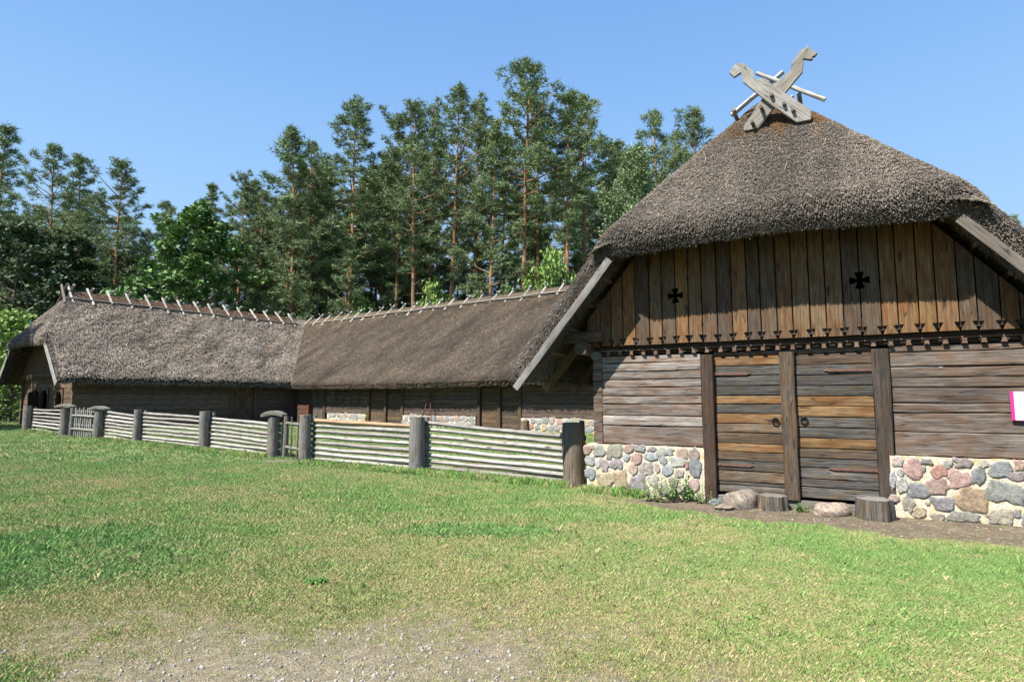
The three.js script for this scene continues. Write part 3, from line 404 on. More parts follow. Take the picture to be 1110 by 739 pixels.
// ================================================================ the long wings round the yard
const WING_A = -36.9 * Math.PI / 180, UM = [0.79968, 0.60042], NM = [-0.60042, 0.79968];
const K = [-23.0276, -31.2023], P0 = [-3.8276, -32.9742];
function ridgeCover(parent, T, xc, z0, z1, hw, col) {
  const pos = [], idx = [], uv = [], zs = []; for (let z = z0; z > z1; z -= 0.3) zs.push(z); const as = [-1, -0.7, -0.3, 0, 0.3, 0.7, 1].map(v => v * hw);
  for (const z of zs) for (const a of as) { pos.push(xc + a, T.top(xc + a, z) + 0.07 - (Math.abs(a) > hw * 0.9 ? 0.08 : 0) + 0.03 * n3(z * 3, a * 6), z); uv.push(z / 1.3, a / 1.3); }
  for (let j = 0; j < zs.length - 1; j++) for (let i = 0; i < as.length - 1; i++) { const a = j * as.length + i; idx.push(a, a + 1, a + as.length + 1, a, a + as.length + 1, a + as.length); }
  const g = new THREE.BufferGeometry(); g.setAttribute('position', new THREE.Float32BufferAttribute(pos, 3)); g.setAttribute('uv', new THREE.Float32BufferAttribute(uv, 2)); g.setIndex(idx); g.computeVertexNormals();
  part('ridge_cover', g, new THREE.MeshStandardMaterial({ color: new THREE.Color().setRGB(...col), map: thatchMap, bumpMap: thatchMap, bumpScale: 0.03, roughness: 1, side: THREE.DoubleSide }), parent);
}
const DARKLOG = [0x857567, 0x7b6d62, 0x8d7f72, 0x766a62];
// --- west wing: gable end towards the photographer
const wing = thing('thatched_wing', 'long thatched log wing at the far end with half-hipped gable and white ridge sticks', 'farm building', [K[0] - UM[0] * 9, 0, K[1] - UM[1] * 9], WING_A);
{
  seed(21); const W = 9, L = 21;
  const T = thatch(wing, { xc: 4.5, E: 5.5, R: 7.9, m: 0.965, L, hip: { he: 4.95, dh: 1.25, mh: 1.35 }, dv: 0.9, t: 0.34, nx: 90, dz: 0.16, col: [0.14, 0.12, 0.10], lump: 2.0, side: 1,
    rust: (x, y, z, p) => sstep(0.3, 0.42, p) * 0.5, straw: { n: 120000, edge: 0.1, hipShare: 0.12, zmin: -18, len: 0.22, r: 0.0105, spread: 0.5, lift: 0.36, tone: [0.25, 2.9] } });
  // yard wall logs (x = W side) with a door bay between z = -8.4 and -10.1
  const row = (x0, z0, z1, y, h, c) => { const m = part('log', beam(Math.abs(z1 - z0), h, 0.2, { seg: 10 }), wood('log', c ?? pick(DARKLOG)), wing); m.rotation.y = Math.PI / 2; m.position.set(x0, y, z0); };
  for (let i = 0; i < 9; i++) { const y = 0.16 + i * 0.31; row(W - 0.1, 0, -8.35, y, 0.3); row(W - 0.1, -10.1, -14.2, y, 0.3); row(0.1, 0, -20.5, y, 0.312); }
  for (let i = 9; i < 11; i++) row(0.1, 0, -20.5, 0.16 + i * 0.31, 0.312);
  for (const z of [-8.4, -10.05]) { const m = part('door_post', beam(2.75, 0.22, 0.22), wood('old', 0x7b6b5d), wing); m.rotation.z = Math.PI / 2; m.position.set(W - 0.05, 0, z); }
  { const d = new THREE.Group(); d.name = 'door'; d.position.set(W - 0.1, 0, -9.22); wing.add(d); for (let k = 0; k < 6; k++) { const m = part('plank', beam(2.3, 0.235, 0.05), wood('old', pick([0x8b765c, 0x7b6a55])), d); m.rotation.z = Math.PI / 2; m.rotation.y = 0; m.rotation.order = 'ZXY'; m.rotation.set(0, Math.PI / 2, 0); m.geometry.rotateZ(Math.PI / 2); m.rotation.set(0, Math.PI / 2, 0); m.position.set(0, 0.15, -0.6 + k * 0.24); } for (const s of [-1, 1]) { const m = part('brace', beam(2.0, 0.12, 0.04), wood('old', 0x6a5b4c), d); m.geometry.rotateZ(s * 0.95); m.rotation.y = Math.PI / 2; m.position.set(0.05, 1.25 - s * 0.8, 0.58); } const m = part('door_head', beam(1.5, 0.3, 0.2), wood('old', 0x6a5b4c), d); m.rotation.y = Math.PI / 2; m.position.set(0, 2.65, 0.75); }
  // gable end wall: openings at x = 2.0..4.7 (arched doorway) and 6.0..7.2
  const grow = (x0, x1, y, h = 0.3) => { const m = part('log', beam(x1 - x0, h, 0.2, { seg: 5 }), wood('log', pick([0x86705a, 0x7b6753, 0x93795f])), wing); m.position.set(x0, y, -0.1); };
  for (let i = 0; i < 9; i++) { const y = 0.16 + i * 0.31; if (y < 2.2) { grow(0.2, 1.9, y); grow(4.9, 6.0, y); grow(7.3, W - 0.2, y); } else grow(0.2, W - 0.2, y); }
  const arch = (x0, x1, y0, y1, z) => { const n = 10, w = x1 - x0, p = [[x0 - 0.14, y0], [x0, y0]]; for (let i = 0; i <= n; i++) { const a = Math.PI - i / n * Math.PI; p.push([(x0 + x1) / 2 + Math.cos(a) * w / 2, y1 - 0.45 + Math.sin(a) * 0.45]); } p.push([x1, y0], [x1 + 0.14, y0], [x1 + 0.14, y1 + 0.12], [x0 - 0.14, y1 + 0.12]); const m = part('arched_frame', slab(p, 0.16, 0.006), wood('old', 0x6d5c4c), wing); m.position.z = z; };
  arch(2.05, 3.35, 0, 2.1, -0.1); arch(3.55, 4.75, 0, 2.1, -0.1); arch(6.12, 7.16, 0.6, 2.0, -0.1);
  { const m = part('gate_leaf', slab([[0, 0.1], [0.62, 0.1], [0.62, 1.95], [0.3, 2.02], [0, 1.85]], 0.05), wood('old', 0x6a5a4b), wing); m.position.set(3.4, 0, 0.08); m.rotation.y = -1.1; }
  { const m = part('half_door', slab([[0, 0], [1.04, 0], [1.04, 0.62], [0, 0.62]], 0.05, 0.004, 'x'), wood('old', 0x6a5a4b), wing); m.position.set(6.12, 0, -0.1); }
  // corner ends
  for (let i = 0; i < 9; i++) for (const x of [0.1, W - 0.1]) { const m = part('log_end', beam(0.5, 0.28, 0.19, { seg: 2 }), wood('log', pick([0x8d7b68, 0x7d6c5b])), wing); m.rotation.y = Math.PI / 2; m.position.set(x + (x < 1 ? -0.0 : 0.006), 0.16 + i * 0.31, 0.12); }
  { const m = part('wall_plate', beam(W + 0.6, 0.24, 0.26), wood('old', 0x5d5048), wing); m.position.set(-0.3, 2.98, 0.02); const q = part('dentil_board', (() => { const p = [[0, 0.3], [0, 0.18]]; for (let x = 0.12; x < W - 0.1; x += 0.24) p.push([x - 0.06, 0.18], [x - 0.05, 0], [x + 0.05, 0], [x + 0.06, 0.18]); p.push([W, 0.18], [W, 0.3]); return slab(p.reverse(), 0.05, 0.003, 'x'); })(), wood('log', 0x86705a), wing); q.position.set(0, 2.72, 0.16); }
  for (let i = 0; i < 34; i++) { const x = 0.12 + i * 0.258, h = Math.min(5.3, 7.2 - 0.965 * Math.abs(x + 0.12 - 4.5)); const m = part('gable_board', slab([[0, 3.06], [0.25, 3.06], [0.25, h], [0, h]], 0.035, 0.003), wood('board', pick([0x8a6c4a, 0x776856, 0x806b53])), wing); m.position.set(x, 0, 0.12); }
  for (const sd of [-1, 1]) {
    const low = (a) => 7.9 - 0.965 * (a - 0.2) - T.tv, a0 = 3.1, a1 = 5.42, len = Math.hypot(a1 - a0, 0.965 * (a1 - a0)), an = Math.atan(0.965); const m = part('barge_board', beam(len, 0.3, 0.05, { wob: 0.004 }), wood('silver', 0xb5b2ae), wing); m.position.set(4.5 + sd * a1, low(a1) - 0.06, 1.11); m.rotation.z = sd < 0 ? an : Math.PI - an;
    for (let a = 0.8; a < 5.4; a += 0.5) part('roof_batten', pole([4.5 + sd * a, low(a) - 0.04, Math.min(0.85, 1.25 - (low(a) + 0.6 - 4.95) / 1.35 - 0.15)], [4.5 + sd * a, low(a) - 0.04, -L + 0.5], 0.04, 0.04, { seg: 6, sides: 6 }), wood('log', 0x86735c), wing);
  }
  ridgeCover(wing, T, 4.5, -0.9, -15.6, 0.8, [0.25, 0.12, 0.05]);
  for (const sd of [-1, 1]) part('ridge_pole', pole([4.5 + sd * 0.78, T.top(4.5 + sd * 0.78, -2) + 0.12, -0.4], [4.5 + sd * 0.78, T.top(4.5 + sd * 0.78, -12) + 0.12, -15.4], 0.05, 0.045, { seg: 14, wob: 0.03 }), wood('silver', 0x97928b), wing);
  const zs = []; for (let i = 0; i < 15; i++) zs.push(-0.75 - i * 1.03); ridgeSpars(wing, { xc: 4.5, y: () => 7.98, low: 0.95, up: 0.22, slope: 0.92, r: 0.078 }, zs);
  for (const sd of [-1, 1]) part('ridge_board', pole([4.5 + sd * 0.9, 7.1, -0.35 + sd * 0.05], [4.5 - sd * 0.35, 8.3, -0.45 + sd * 0.05], 0.09, 0.07, { seg: 3 }), wood('silver', 0x8a847c), wing);
}
// --- rear wing, facing the photographer across the yard
const mid = thing('thatched_range', 'long brown thatched range behind the pole fence, joining far wing to near barn', 'farm building', [P0[0] - UM[0] * 19.6 - NM[0] * 7.5, 0, P0[1] - UM[1] * 19.6 - NM[1] * 7.5], Math.PI + Math.PI / 2 - 0.64403);
{
  seed(31); const W = 7.5, L = 31.5, zt = (t) => -(t + 19.6);
  const T = thatch(mid, { xc: 3.75, E: 4.8, R: 7.9, m: 1.13, L, hip: null, dv: 0, t: 0.33, nx: 84, dz: 0.16, col: [0.125, 0.096, 0.07], lump: 0.9, side: 1, sag: 0.0, ridgeSag: 0.12,
    rust: (x, y, z, p) => sstep(0.05, 0.4, p + (y - 5.8) * 0.1) * 0.4 * sstep(4.5, 7.5, y), straw: { n: 62000, edge: 0.1, zmin: -31, len: 0.17, r: 0.009, spread: 0.4, lift: 0.22, tone: [0.5, 1.8] } });
  const row = (t0, t1, y, h, c) => { const m = part('log', beam(t1 - t0, h, 0.2, { seg: 8, wob: 0.01 }), wood('log', c ?? pick(DARKLOG)), mid); m.rotation.y = Math.PI / 2; m.position.set(W - 0.1, y, zt(t0)); };
  const bays = [[-14.0, -12.6], [-10.7, -6.4], [-3.2, 2.5], [5.4, 11.8]];
  for (let i = 0; i < 9; i++) { const y = 0.78 + i * 0.22; for (const [a, b] of bays) row(a, b, y, 0.212); }
  for (const [a, b] of [[-10.4, -6.55], [-3.2, 2.4], [5.4, 11.8]]) { const m = part('stone_plinth', mortarBlock(0, b - a, 0.7, 0.4), mortar, mid); m.rotation.y = Math.PI / 2; m.position.set(W + 0.07, 0.0, zt(a)); fillStones(m, 0, b - a, 0.66, 0.36, 0.004); }
  for (let i = 0; i < 3; i++) row(-14.0, -12.6, 0.12 + i * 0.22, 0.21);
  for (let i = 0; i < 13; i++) { const m = part('log', beam(L - 0.6, 0.262, 0.2, { seg: 6 }), wood('log', pick(DARKLOG)), mid); m.rotation.y = Math.PI / 2; m.position.set(0.1, 0.15 + i * 0.26, -0.3); }
  const leaf = (t0, t1, cols, lbl, vert) => { const d = new THREE.Group(); d.name = 'door'; d.userData.label = lbl; d.position.set(W - 0.08, 0, zt(t0)); mid.add(d); const w = t1 - t0; if (vert) { const n = Math.round(w / 0.2); for (let k = 0; k < n; k++) { const g = beam(2.3, w / n - 0.01, 0.05, { seg: 3 }); g.rotateZ(Math.PI / 2); const m = part('plank', g, wood('old', pick(cols)), d); m.rotation.y = Math.PI / 2; m.position.set(0, 0.12, -(k + 0.5) * w / n); } } else for (let k = 0; k < 10; k++) { const m = part('plank', beam(w - 0.02, 0.222, 0.05, { seg: 3 }), wood('old', pick(cols)), d); m.rotation.y = Math.PI / 2; m.position.set(0, 0.2 + k * 0.23, -0.01); } };
  const DC = [0x6f5f50, 0x7d6b58, 0x8a745c, 0x5f544b];
  leaf(-6.2, -4.8, DC, 'left leaf of the shaded double door'); leaf(-4.7, -3.35, DC, 'right leaf of the shaded double door'); leaf(2.75, 3.9, DC, 'plank door with pale boards'); leaf(4.05, 5.2, DC, 'plank door beside the stone plinth');
  leaf(-12.5, -10.85, [0x86827d, 0x75716c], 'pale grey plank door in the corner recess', true);
  for (const t of [-12.55, -10.75, -6.3, -4.75, -3.27, 2.6, 3.98, 5.3]) { const g = beam(2.75, 0.2, 0.2); g.rotateZ(Math.PI / 2); const m = part('door_post', g, wood('old', pick([0x6a5a4d, 0x75634f])), mid); m.position.set(W - 0.02, 0, zt(t)); }
  for (let i = 0; i < 2; i++) { const m = part('bar_rail', pole([W + 0.06, 1.45 + i * 0.55, zt(-9.8)], [W + 0.06, 1.45 + i * 0.55, zt(-6.8)], 0.03), wood('silver', 0x75685a), mid); }
  for (const t of [-9.6, -8.8, -8.0, -7.2]) part('bar', pole([W + 0.09, 1.3, zt(t)], [W + 0.09, 2.3, zt(t)], 0.028), wood('silver', 0x75685a), mid);
  { const m = part('wall_plate', beam(L, 0.24, 0.24), wood('old', 0x5d5048), mid); m.rotation.y = Math.PI / 2; m.position.set(W - 0.1, 2.86, 0); }
  for (let t = -13; t < 12; t += 1.6) { const m = part('rafter', beam(1.3, 0.13, 0.12, { seg: 2 }), wood('log', 0x6a5b4c), mid); m.position.set(W - 0.5, 3.35, zt(t)); m.rotation.z = -Math.atan(1.13); }
  ridgeCover(mid, T, 3.75, -2, -31, 0.6, [0.28, 0.2, 0.125]);
  for (const sd of [-1, 1]) part('ridge_pole', pole([3.75 + sd * 0.6, T.top(3.75 + sd * 0.6, -5) + 0.12, -2], [3.75 + sd * 0.6, T.top(3.75 + sd * 0.6, -25) + 0.12, -31], 0.045, 0.05, { seg: 20, wob: 0.04 }), wood('silver', 0xb5b0a8), mid);
  const zs = []; for (let i = 0; i < 24; i++) zs.push(-1.6 - i * 1.18); ridgeSpars(mid, { xc: 3.75, y: (z) => 7.96 - 0.12 * Math.sin(Math.PI * clamp(-z / L)), low: 0.75, up: 0.2, slope: 1.0, r: 0.06 }, zs);
}

// ================================================================ fences and gates
const RAILC = [0xbbb8b2, 0xc6c3be, 0xafaba5, 0xd0cdc8];
function fencePost(parent, x, z, h, r, c = 0x8f8b84, cap) {
  const g = part('post', pole([x, -0.15, z], [x + rr(-0.015, 0.015), h, z], r * 1.02, r * 0.96, { seg: 6, sides: 16, wob: 0.008, ridge: 0.06 }), wood('silver', c, 0.9, 0.01), parent);
  if (cap) { const n = 8, w = r * 1.9, p = []; for (let i = 0; i <= n; i++) { const f = i / n * 2 - 1; p.push([f * w, h + 0.17 - 0.1 * Math.abs(f) ** cap]); } for (let i = n; i >= 0; i--) { const f = i / n * 2 - 1; p.push([f * w, h + 0.05 - 0.055 * Math.abs(f) ** cap]); } const s = part('cap', slab(p.reverse(), r * 2.4, 0.01, 'x'), wood('silver', 0xa19d95, 0.9, 0.008), parent); s.position.set(x, 0, z - r * 1.2); s.children; s.rotation.y = 0; }
  return g;
}
function fence(label, posts, railsN, tops) {
  const o = posts[0], f = thing('pole_fence', label, 'fence', [o[0], 0, o[1]], 0, 'weathered pole fences along the yard');
  const L = posts.map(p => [p[0] - o[0], p[1] - o[1], ...p.slice(2)]);
  L.forEach(([x, z, h, r, c, cap]) => { fencePost(f, x, z, h, r, c, cap); });
  for (let i = 0; i < L.length - 1; i++) {
    const a = L[i], b = L[i + 1], dx = b[0] - a[0], dz = b[1] - a[1], l = Math.hypot(dx, dz), nx = dz / l, nz = -dx / l, s = nz < 0 ? 1 : -1, n = railsN[i];
    const off = (p) => [p[0] + nx * s * (p[3] + 0.03), p[1] + nz * s * (p[3] + 0.03)], A = off(a), B = off(b);
    for (const [p, q, sg] of [[A, a, 1], [B, b, -1]]) { const r = 0.05; part('back_post', pole([p[0] + nx * s * 0.11, -0.1, p[1] + nz * s * 0.11], [p[0] + nx * s * 0.11, tops[i][0] + 0.12, p[1] + nz * s * 0.11], r, r * 0.9, { seg: 3 }), wood('silver', 0x86817a), f); }
    for (let k = 0; k < n; k++) {
      const ya = mix(0.1, tops[i][0], k / (n - 1)) + rr(-0.014, 0.014), yb = mix(0.04, tops[i][1], k / (n - 1)) + rr(-0.014, 0.014), r = rr(0.049, 0.062), flip = rnd() < 0.5, ex = 0.12 / l;
      part('rail', pole([A[0] - dx * ex, ya, A[1] - dz * ex], [B[0] + dx * ex, yb, B[1] + dz * ex], flip ? r : r * 0.8, flip ? r * 0.8 : r, { seg: 12, sides: 8, wob: 0.009 }), wood('silver', k === n - 1 && posts.top && i === 0 ? 0xc9ab86 : pick(RAILC), 0.9, 0.005), f);
    }
  }
  return f;
}
seed(41);
const near = [[-5.17, -14.92, 1.2, 0.145, 0x9c9891], [-2.07, -13.08, 1.2, 0.178, 0x94928e], [1.13, -10.95, 1.16, 0.205, 0x8f8272]]; near.top = true;
fence('two long panels of pale poles between the low gate and the near barn', near, [8, 8], [[1.05, 0.98], [1.07, 0.86]]);
fence('three panels of pale poles between the picket gate and the low gate', [[-16.44, -23.65, 1.14, 0.17, 0x918d86, 1.4], [-13.66, -21.69, 1.2, 0.13, 0x99958e], [-9.79, -18.95, 1.2, 0.15, 0x99958e], [-6.53, -16.31, 1.1, 0.155, 0x948f87, 2]], [8, 8, 8], [[1.06, 0.92], [1.05, 0.97], [0.99, 0.84]]);
fence('short far panel of poles left of the picket gate', [[-24.21, -29.69, 1.25, 0.18, 0x99958e], [-19.57, -26.0, 1.2, 0.18, 0x918d86, 1.4]], [7], [[1.05, 1.05]]);
{ // picket gate
  seed(43); const a = [-19.2, -25.75], b = [-16.72, -23.9], dx = b[0] - a[0], dz = b[1] - a[1], l = Math.hypot(dx, dz), g = thing('picket_gate', 'small gate of thin upright pickets beside the far fence panel', 'gate', [a[0], 0, a[1]], -Math.atan2(dz, dx));
  part('stile', pole([0.45, 0.02, 0], [0.45, 1.22, 0], 0.1, 0.09, { seg: 3 }), wood('silver', 0x8d8982), g);
  part('back_post', pole([0.02, -0.1, -0.25], [0.02, 1.15, -0.25], 0.08, 0.08, { seg: 3 }), wood('silver', 0x7d7972), g);
  for (const y of [0.32, 0.88]) part('rail', pole([0.4, y, 0.03], [l - 0.05, y, 0.03], 0.04, 0.045, { seg: 4 }), wood('silver', 0xb3afa8), g);
  for (const y of [0.5, 1.05]) part('rail', pole([0.2, y, -0.06], [l - 0.05, y, -0.06], 0.035, 0.04, { seg: 4 }), wood('silver', 0xa5a099), g);
  for (let k = 0; k < 9; k++) part('picket', pole([0.72 + k * 0.235, 0.04, -0.015], [0.72 + k * 0.235 + rr(-0.03, 0.03), 1.18 + rr(-0.06, 0.06), -0.015], 0.032, 0.024, { seg: 3, sides: 7, wob: 0.012 }), wood('silver', pick(RAILC)), g);
}
{ // low gate between the capped post and the near fence
  seed(44); const a = [-6.15, -16.2], b = [-5.3, -15.25], dx = b[0] - a[0], dz = b[1] - a[1], l = Math.hypot(dx, dz), g = thing('low_gate', 'low open gate of thin poles beside the post with pitched cap', 'gate', [a[0], 0, a[1]], -Math.atan2(dz, dx));
  part('stile', pole([-0.02, -0.05, 0], [-0.02, 1.12, 0], 0.075, 0.07, { seg: 3 }), wood('silver', 0x8d877d), g);
  for (const y of [0.3, 0.94]) part('rail', pole([-0.05, y, 0.0], [l, y - 0.02, 0.0], 0.045, 0.05, { seg: 3 }), wood('silver', 0x8f8a80), g);
  for (const x of [0.45, 0.88]) part('picket', pole([x, 0.06, 0.03], [x + 0.02, 1.08 + rr(0, 0.12), 0.03], 0.026, 0.022, { seg: 3 }), wood('silver', 0x857f74), g);
}

// ================================================================ things by the barn
const bw = (s, d, y = 0) => [BARN.o[0] + s * bu[0] + d * bn[0], y, BARN.o[2] + s * bu[1] + d * bn[1]];
const atP = (x, z, y = 0) => [x, y + relief(x, z) * 0.6, z];
function single(name, label, category, geo, mat, pos, turn = 0) { const m = part(name, geo, mat, scene); m.name = numbered(name); m.position.set(...pos); m.rotation.y = turn; m.userData = { label, category }; return m; }
seed(51);
const ROCK = (hex) => new THREE.MeshStandardMaterial({ color: hex, map: stoneTex, bumpMap: stoneTex, bumpScale: 0.012, roughness: 0.95 });
single('boulder', 'long pinkish grey boulder used as a step below the left door', 'boulder', boulder(0.34, 0.19, 0.2, 3, 0.1), ROCK(0x9c9082), bw(2.43, 0.28, 0.05), 0.5);
single('flat_stone', 'flat stone lying on the earth before the left door', 'stone', boulder(0.24, 0.04, 0.13), ROCK(0xa89885), bw(2.26, 0.5, 0.02), 0.6);
single('boulder', 'low rounded pinkish boulder below the right door', 'boulder', boulder(0.31, 0.12, 0.19, 3, 0.12), ROCK(0xb5a292), bw(3.62, 0.28, 0.04), 0.45);
single('boulder', 'small bluish stone beside the left door post', 'stone', boulder(0.1, 0.06, 0.09), ROCK(0x7f8788), bw(2.06, 0.24, 0.03));
function stump(label, pos, r, h, c, cTop, ridge) {
  const g = thing('tree_stump', label, 'stump', pos, rr(0, 3)); const N = 30, pts = [], out = []; const ox = rnd() * 50;
  for (let k = 0; k < N; k++) { const a = k / N * 6.2832; out.push(r * (1 + ridge * n3(Math.cos(a) * 3 + ox, Math.sin(a) * 3) + ridge * 0.6 * n3(Math.cos(a) * 8 + ox, Math.sin(a) * 8))); }
  const pos2 = [], uv = [], idx = []; for (let j = 0; j <= 6; j++) for (let k = 0; k <= N; k++) { const a = (k % N) / N * 6.2832, f = j / 6, q = out[k % N] * (1.1 - 0.12 * f + 0.06 * n3(Math.cos(a) * 5 + ox, Math.sin(a) * 5, f * 2)); pos2.push(Math.cos(a) * q, -0.05 + f * (h + 0.05) - (j === 6 ? 0.0 : 0), Math.sin(a) * q); uv.push(f * h / 2 + ox, k / N * 6.28 * r / 0.6); }
  for (let j = 0; j < 6; j++) for (let k = 0; k < N; k++) { const a = j * (N + 1) + k, b = a + N + 1; idx.push(a, b, a + 1, a + 1, b, b + 1); }
  const bg = new THREE.BufferGeometry(); bg.setAttribute('position', new THREE.Float32BufferAttribute(pos2, 3)); bg.setAttribute('uv', new THREE.Float32BufferAttribute(uv, 2)); bg.setIndex(idx); bg.computeVertexNormals(); part('trunk', bg, wood('old', c, 0.95, 0.014), g);
  const tp = [0, h + 0.006, 0], tu = [0.5, 0.5], ti = []; for (let k = 0; k < N; k++) { const a = k / N * 6.2832, q = out[k] * 0.985; tp.push(Math.cos(a) * q, h + 0.002, Math.sin(a) * q); tu.push(Math.cos(a) * 0.15 + 0.5, Math.sin(a) * 0.5 + 0.5); } for (let k = 0; k < N; k++) ti.push(0, 1 + (k + 1) % N, 1 + k);
  const tg = new THREE.BufferGeometry(); tg.setAttribute('position', new THREE.Float32BufferAttribute(tp, 3)); tg.setAttribute('uv', new THREE.Float32BufferAttribute(tu, 2)); tg.setIndex(ti); tg.computeVertexNormals(); part('cut_face', tg, wood('silver', cTop, 0.95, 0.01), g);
}
stump('sawn stump with mossy side touching the long boulder below the doors', bw(2.86, 0.28), 0.2, 0.2, 0x86837a, 0x9a958b, 0.26);
stump('cracked grey sawn stump in front of the right door post', bw(4.12, 0.34), 0.21, 0.26, 0x7d7b79, 0xa39f99, 0.28);
stump('small stump standing by the stone plinth across the yard', [P0[0] + UM[0] * 6.1 + NM[0] * 0.7, 0, P0[1] + UM[1] * 6.1 + NM[1] * 0.7], 0.2, 0.55, 0x9a9080, 0xb5ab9b, 0.08);
{ // notice board on the log wall
  const s = thing('notice_panel', 'white notice panel with magenta edge fixed to the log wall', 'sign', bw(5.69, 0.04, 1.33), BARN.a);
  const a = new THREE.BoxGeometry(0.56, 0.36, 0.014); a.translate(0.28 + 0.035, 0.18, 0); part('panel', a, plain(0xe4e7e6, 0.5), s);
  const b = new THREE.BoxGeometry(0.036, 0.37, 0.02); b.translate(0.016, 0.18, 0); part('edge_strip', b, plain(0xc22a86, 0.5), s, 'magenta strip');
  const c = new THREE.BoxGeometry(0.56, 0.008, 0.02); c.translate(0.28 + 0.036, -0.006, 0); part('lower_rim', c, plain(0xa32a72, 0.5), s);
}
{ // leaning tools and a crate on the far wall
  const at = (t, d, y) => [P0[0] + UM[0] * t + NM[0] * d, y, P0[1] + UM[1] * t + NM[1] * d];
  const o = at(-0.85, 0.5, 0), tool = thing('wooden_trestle', 'tall thin two-legged wooden frame leaning on the far log wall', 'tool', o, WING_A);
  part('leg', pole([-0.55, 0.55, -0.1], [0.05, 2.35, -0.35], 0.035, 0.03), wood('silver', 0x6f4f3b), tool); part('leg', pole([0.55, 0.4, 0.1], [-0.05, 2.35, -0.35], 0.035, 0.03), wood('silver', 0x6f4f3b), tool); part('crosspiece', pole([-0.3, 1.35, -0.2], [0.28, 1.35, -0.18], 0.025), wood('silver', 0x6f4f3b), tool);
  tool.position.y = -0.35;
  const cr = thing('wooden_crate', 'reddish brown wooden crate by the corner of the far wings', 'crate', at(-11.6, 0.9, 0), WING_A + 0.2); for (let k = 0; k < 4; k++) { const m = part('slat', beam(0.95, 0.26, 0.05, { seg: 2 }), wood('board', 0x7d5440), cr); m.position.set(-0.47, 0.2 + k * 0.28, 0.2); } for (const x of [-0.42, 0.42]) { const g = beam(1.15, 0.07, 0.4, { seg: 2 }); g.rotateZ(Math.PI / 2); const m = part('side', g, wood('board', 0x6f4a38), cr); m.position.set(x, 0.04, -0.03); }
  const rp = thing('plank_ramp', 'grey plank ramp with a slanting handrail left of the far gable', 'ramp', [-29.2, 0, -32.0], -0.5); for (let k = 0; k < 6; k++) { const m = part('plank', beam(3.2, 0.06, 0.26, { seg: 2 }), wood('silver', 0x8f9296), rp); m.position.set(-1.6, 0.3, -0.7 + k * 0.28); } for (const x of [-1.4, 1.4]) { const m = part('support', beam(0.3, 0.2, 1.5, { seg: 2 }), wood('old', 0x4f4841), rp); m.position.set(x - 0.15, 0.14, 0); } part('handrail', pole([1.2, 0.35, 0.6], [3.4, 1.35, 0.8], 0.035), plain(0xa9adb0, 0.5, 0.3), rp);
}

// ================================================================ trees
const leafMat = new THREE.MeshStandardMaterial({ vertexColors: true, roughness: 0.75, side: THREE.DoubleSide });
const leafSoft = new THREE.MeshPhysicalMaterial({ vertexColors: true, roughness: 0.7, side: THREE.DoubleSide, transmission: 0.25, thickness: 0 });
const barkTex = tex(256, 512, (u, v) => { const [a, b] = ring(u, 2), [c, d] = ring(v, 3); const t = 0.8 + P.noise(a * 2, b * 2 + c, d) * 0.35 + P.noise(a * 6, b * 6 + c * 2, d * 2) * 0.3; return [t, t, t]; });
const barkMat = new THREE.MeshStandardMaterial({ vertexColors: true, roughness: 0.95 });
function needleTuft(mb, p, len, wid, n, col, up = 0.35) {
  for (let k = 0; k < n; k++) {
    const th = rnd() * 6.2832, cz = rr(-0.55, 1); const s = Math.sqrt(1 - cz * cz), d = V(s * Math.cos(th), cz * 0.8 + up * 0.4, s * Math.sin(th)).normalize(), q = V(rr(-1, 1), rr(-1, 1), rr(-1, 1)).cross(d).normalize();
    const l = len * rr(0.6, 1.25), a = p.clone().addScaledVector(q, wid / 2), b = p.clone().addScaledVector(q, -wid / 2), c = p.clone().addScaledVector(d, l), f = rr(0.65, 1.3); mb.tri(a, b, c, [col[0] * f, col[1] * f, col[2] * f]);
  }
}
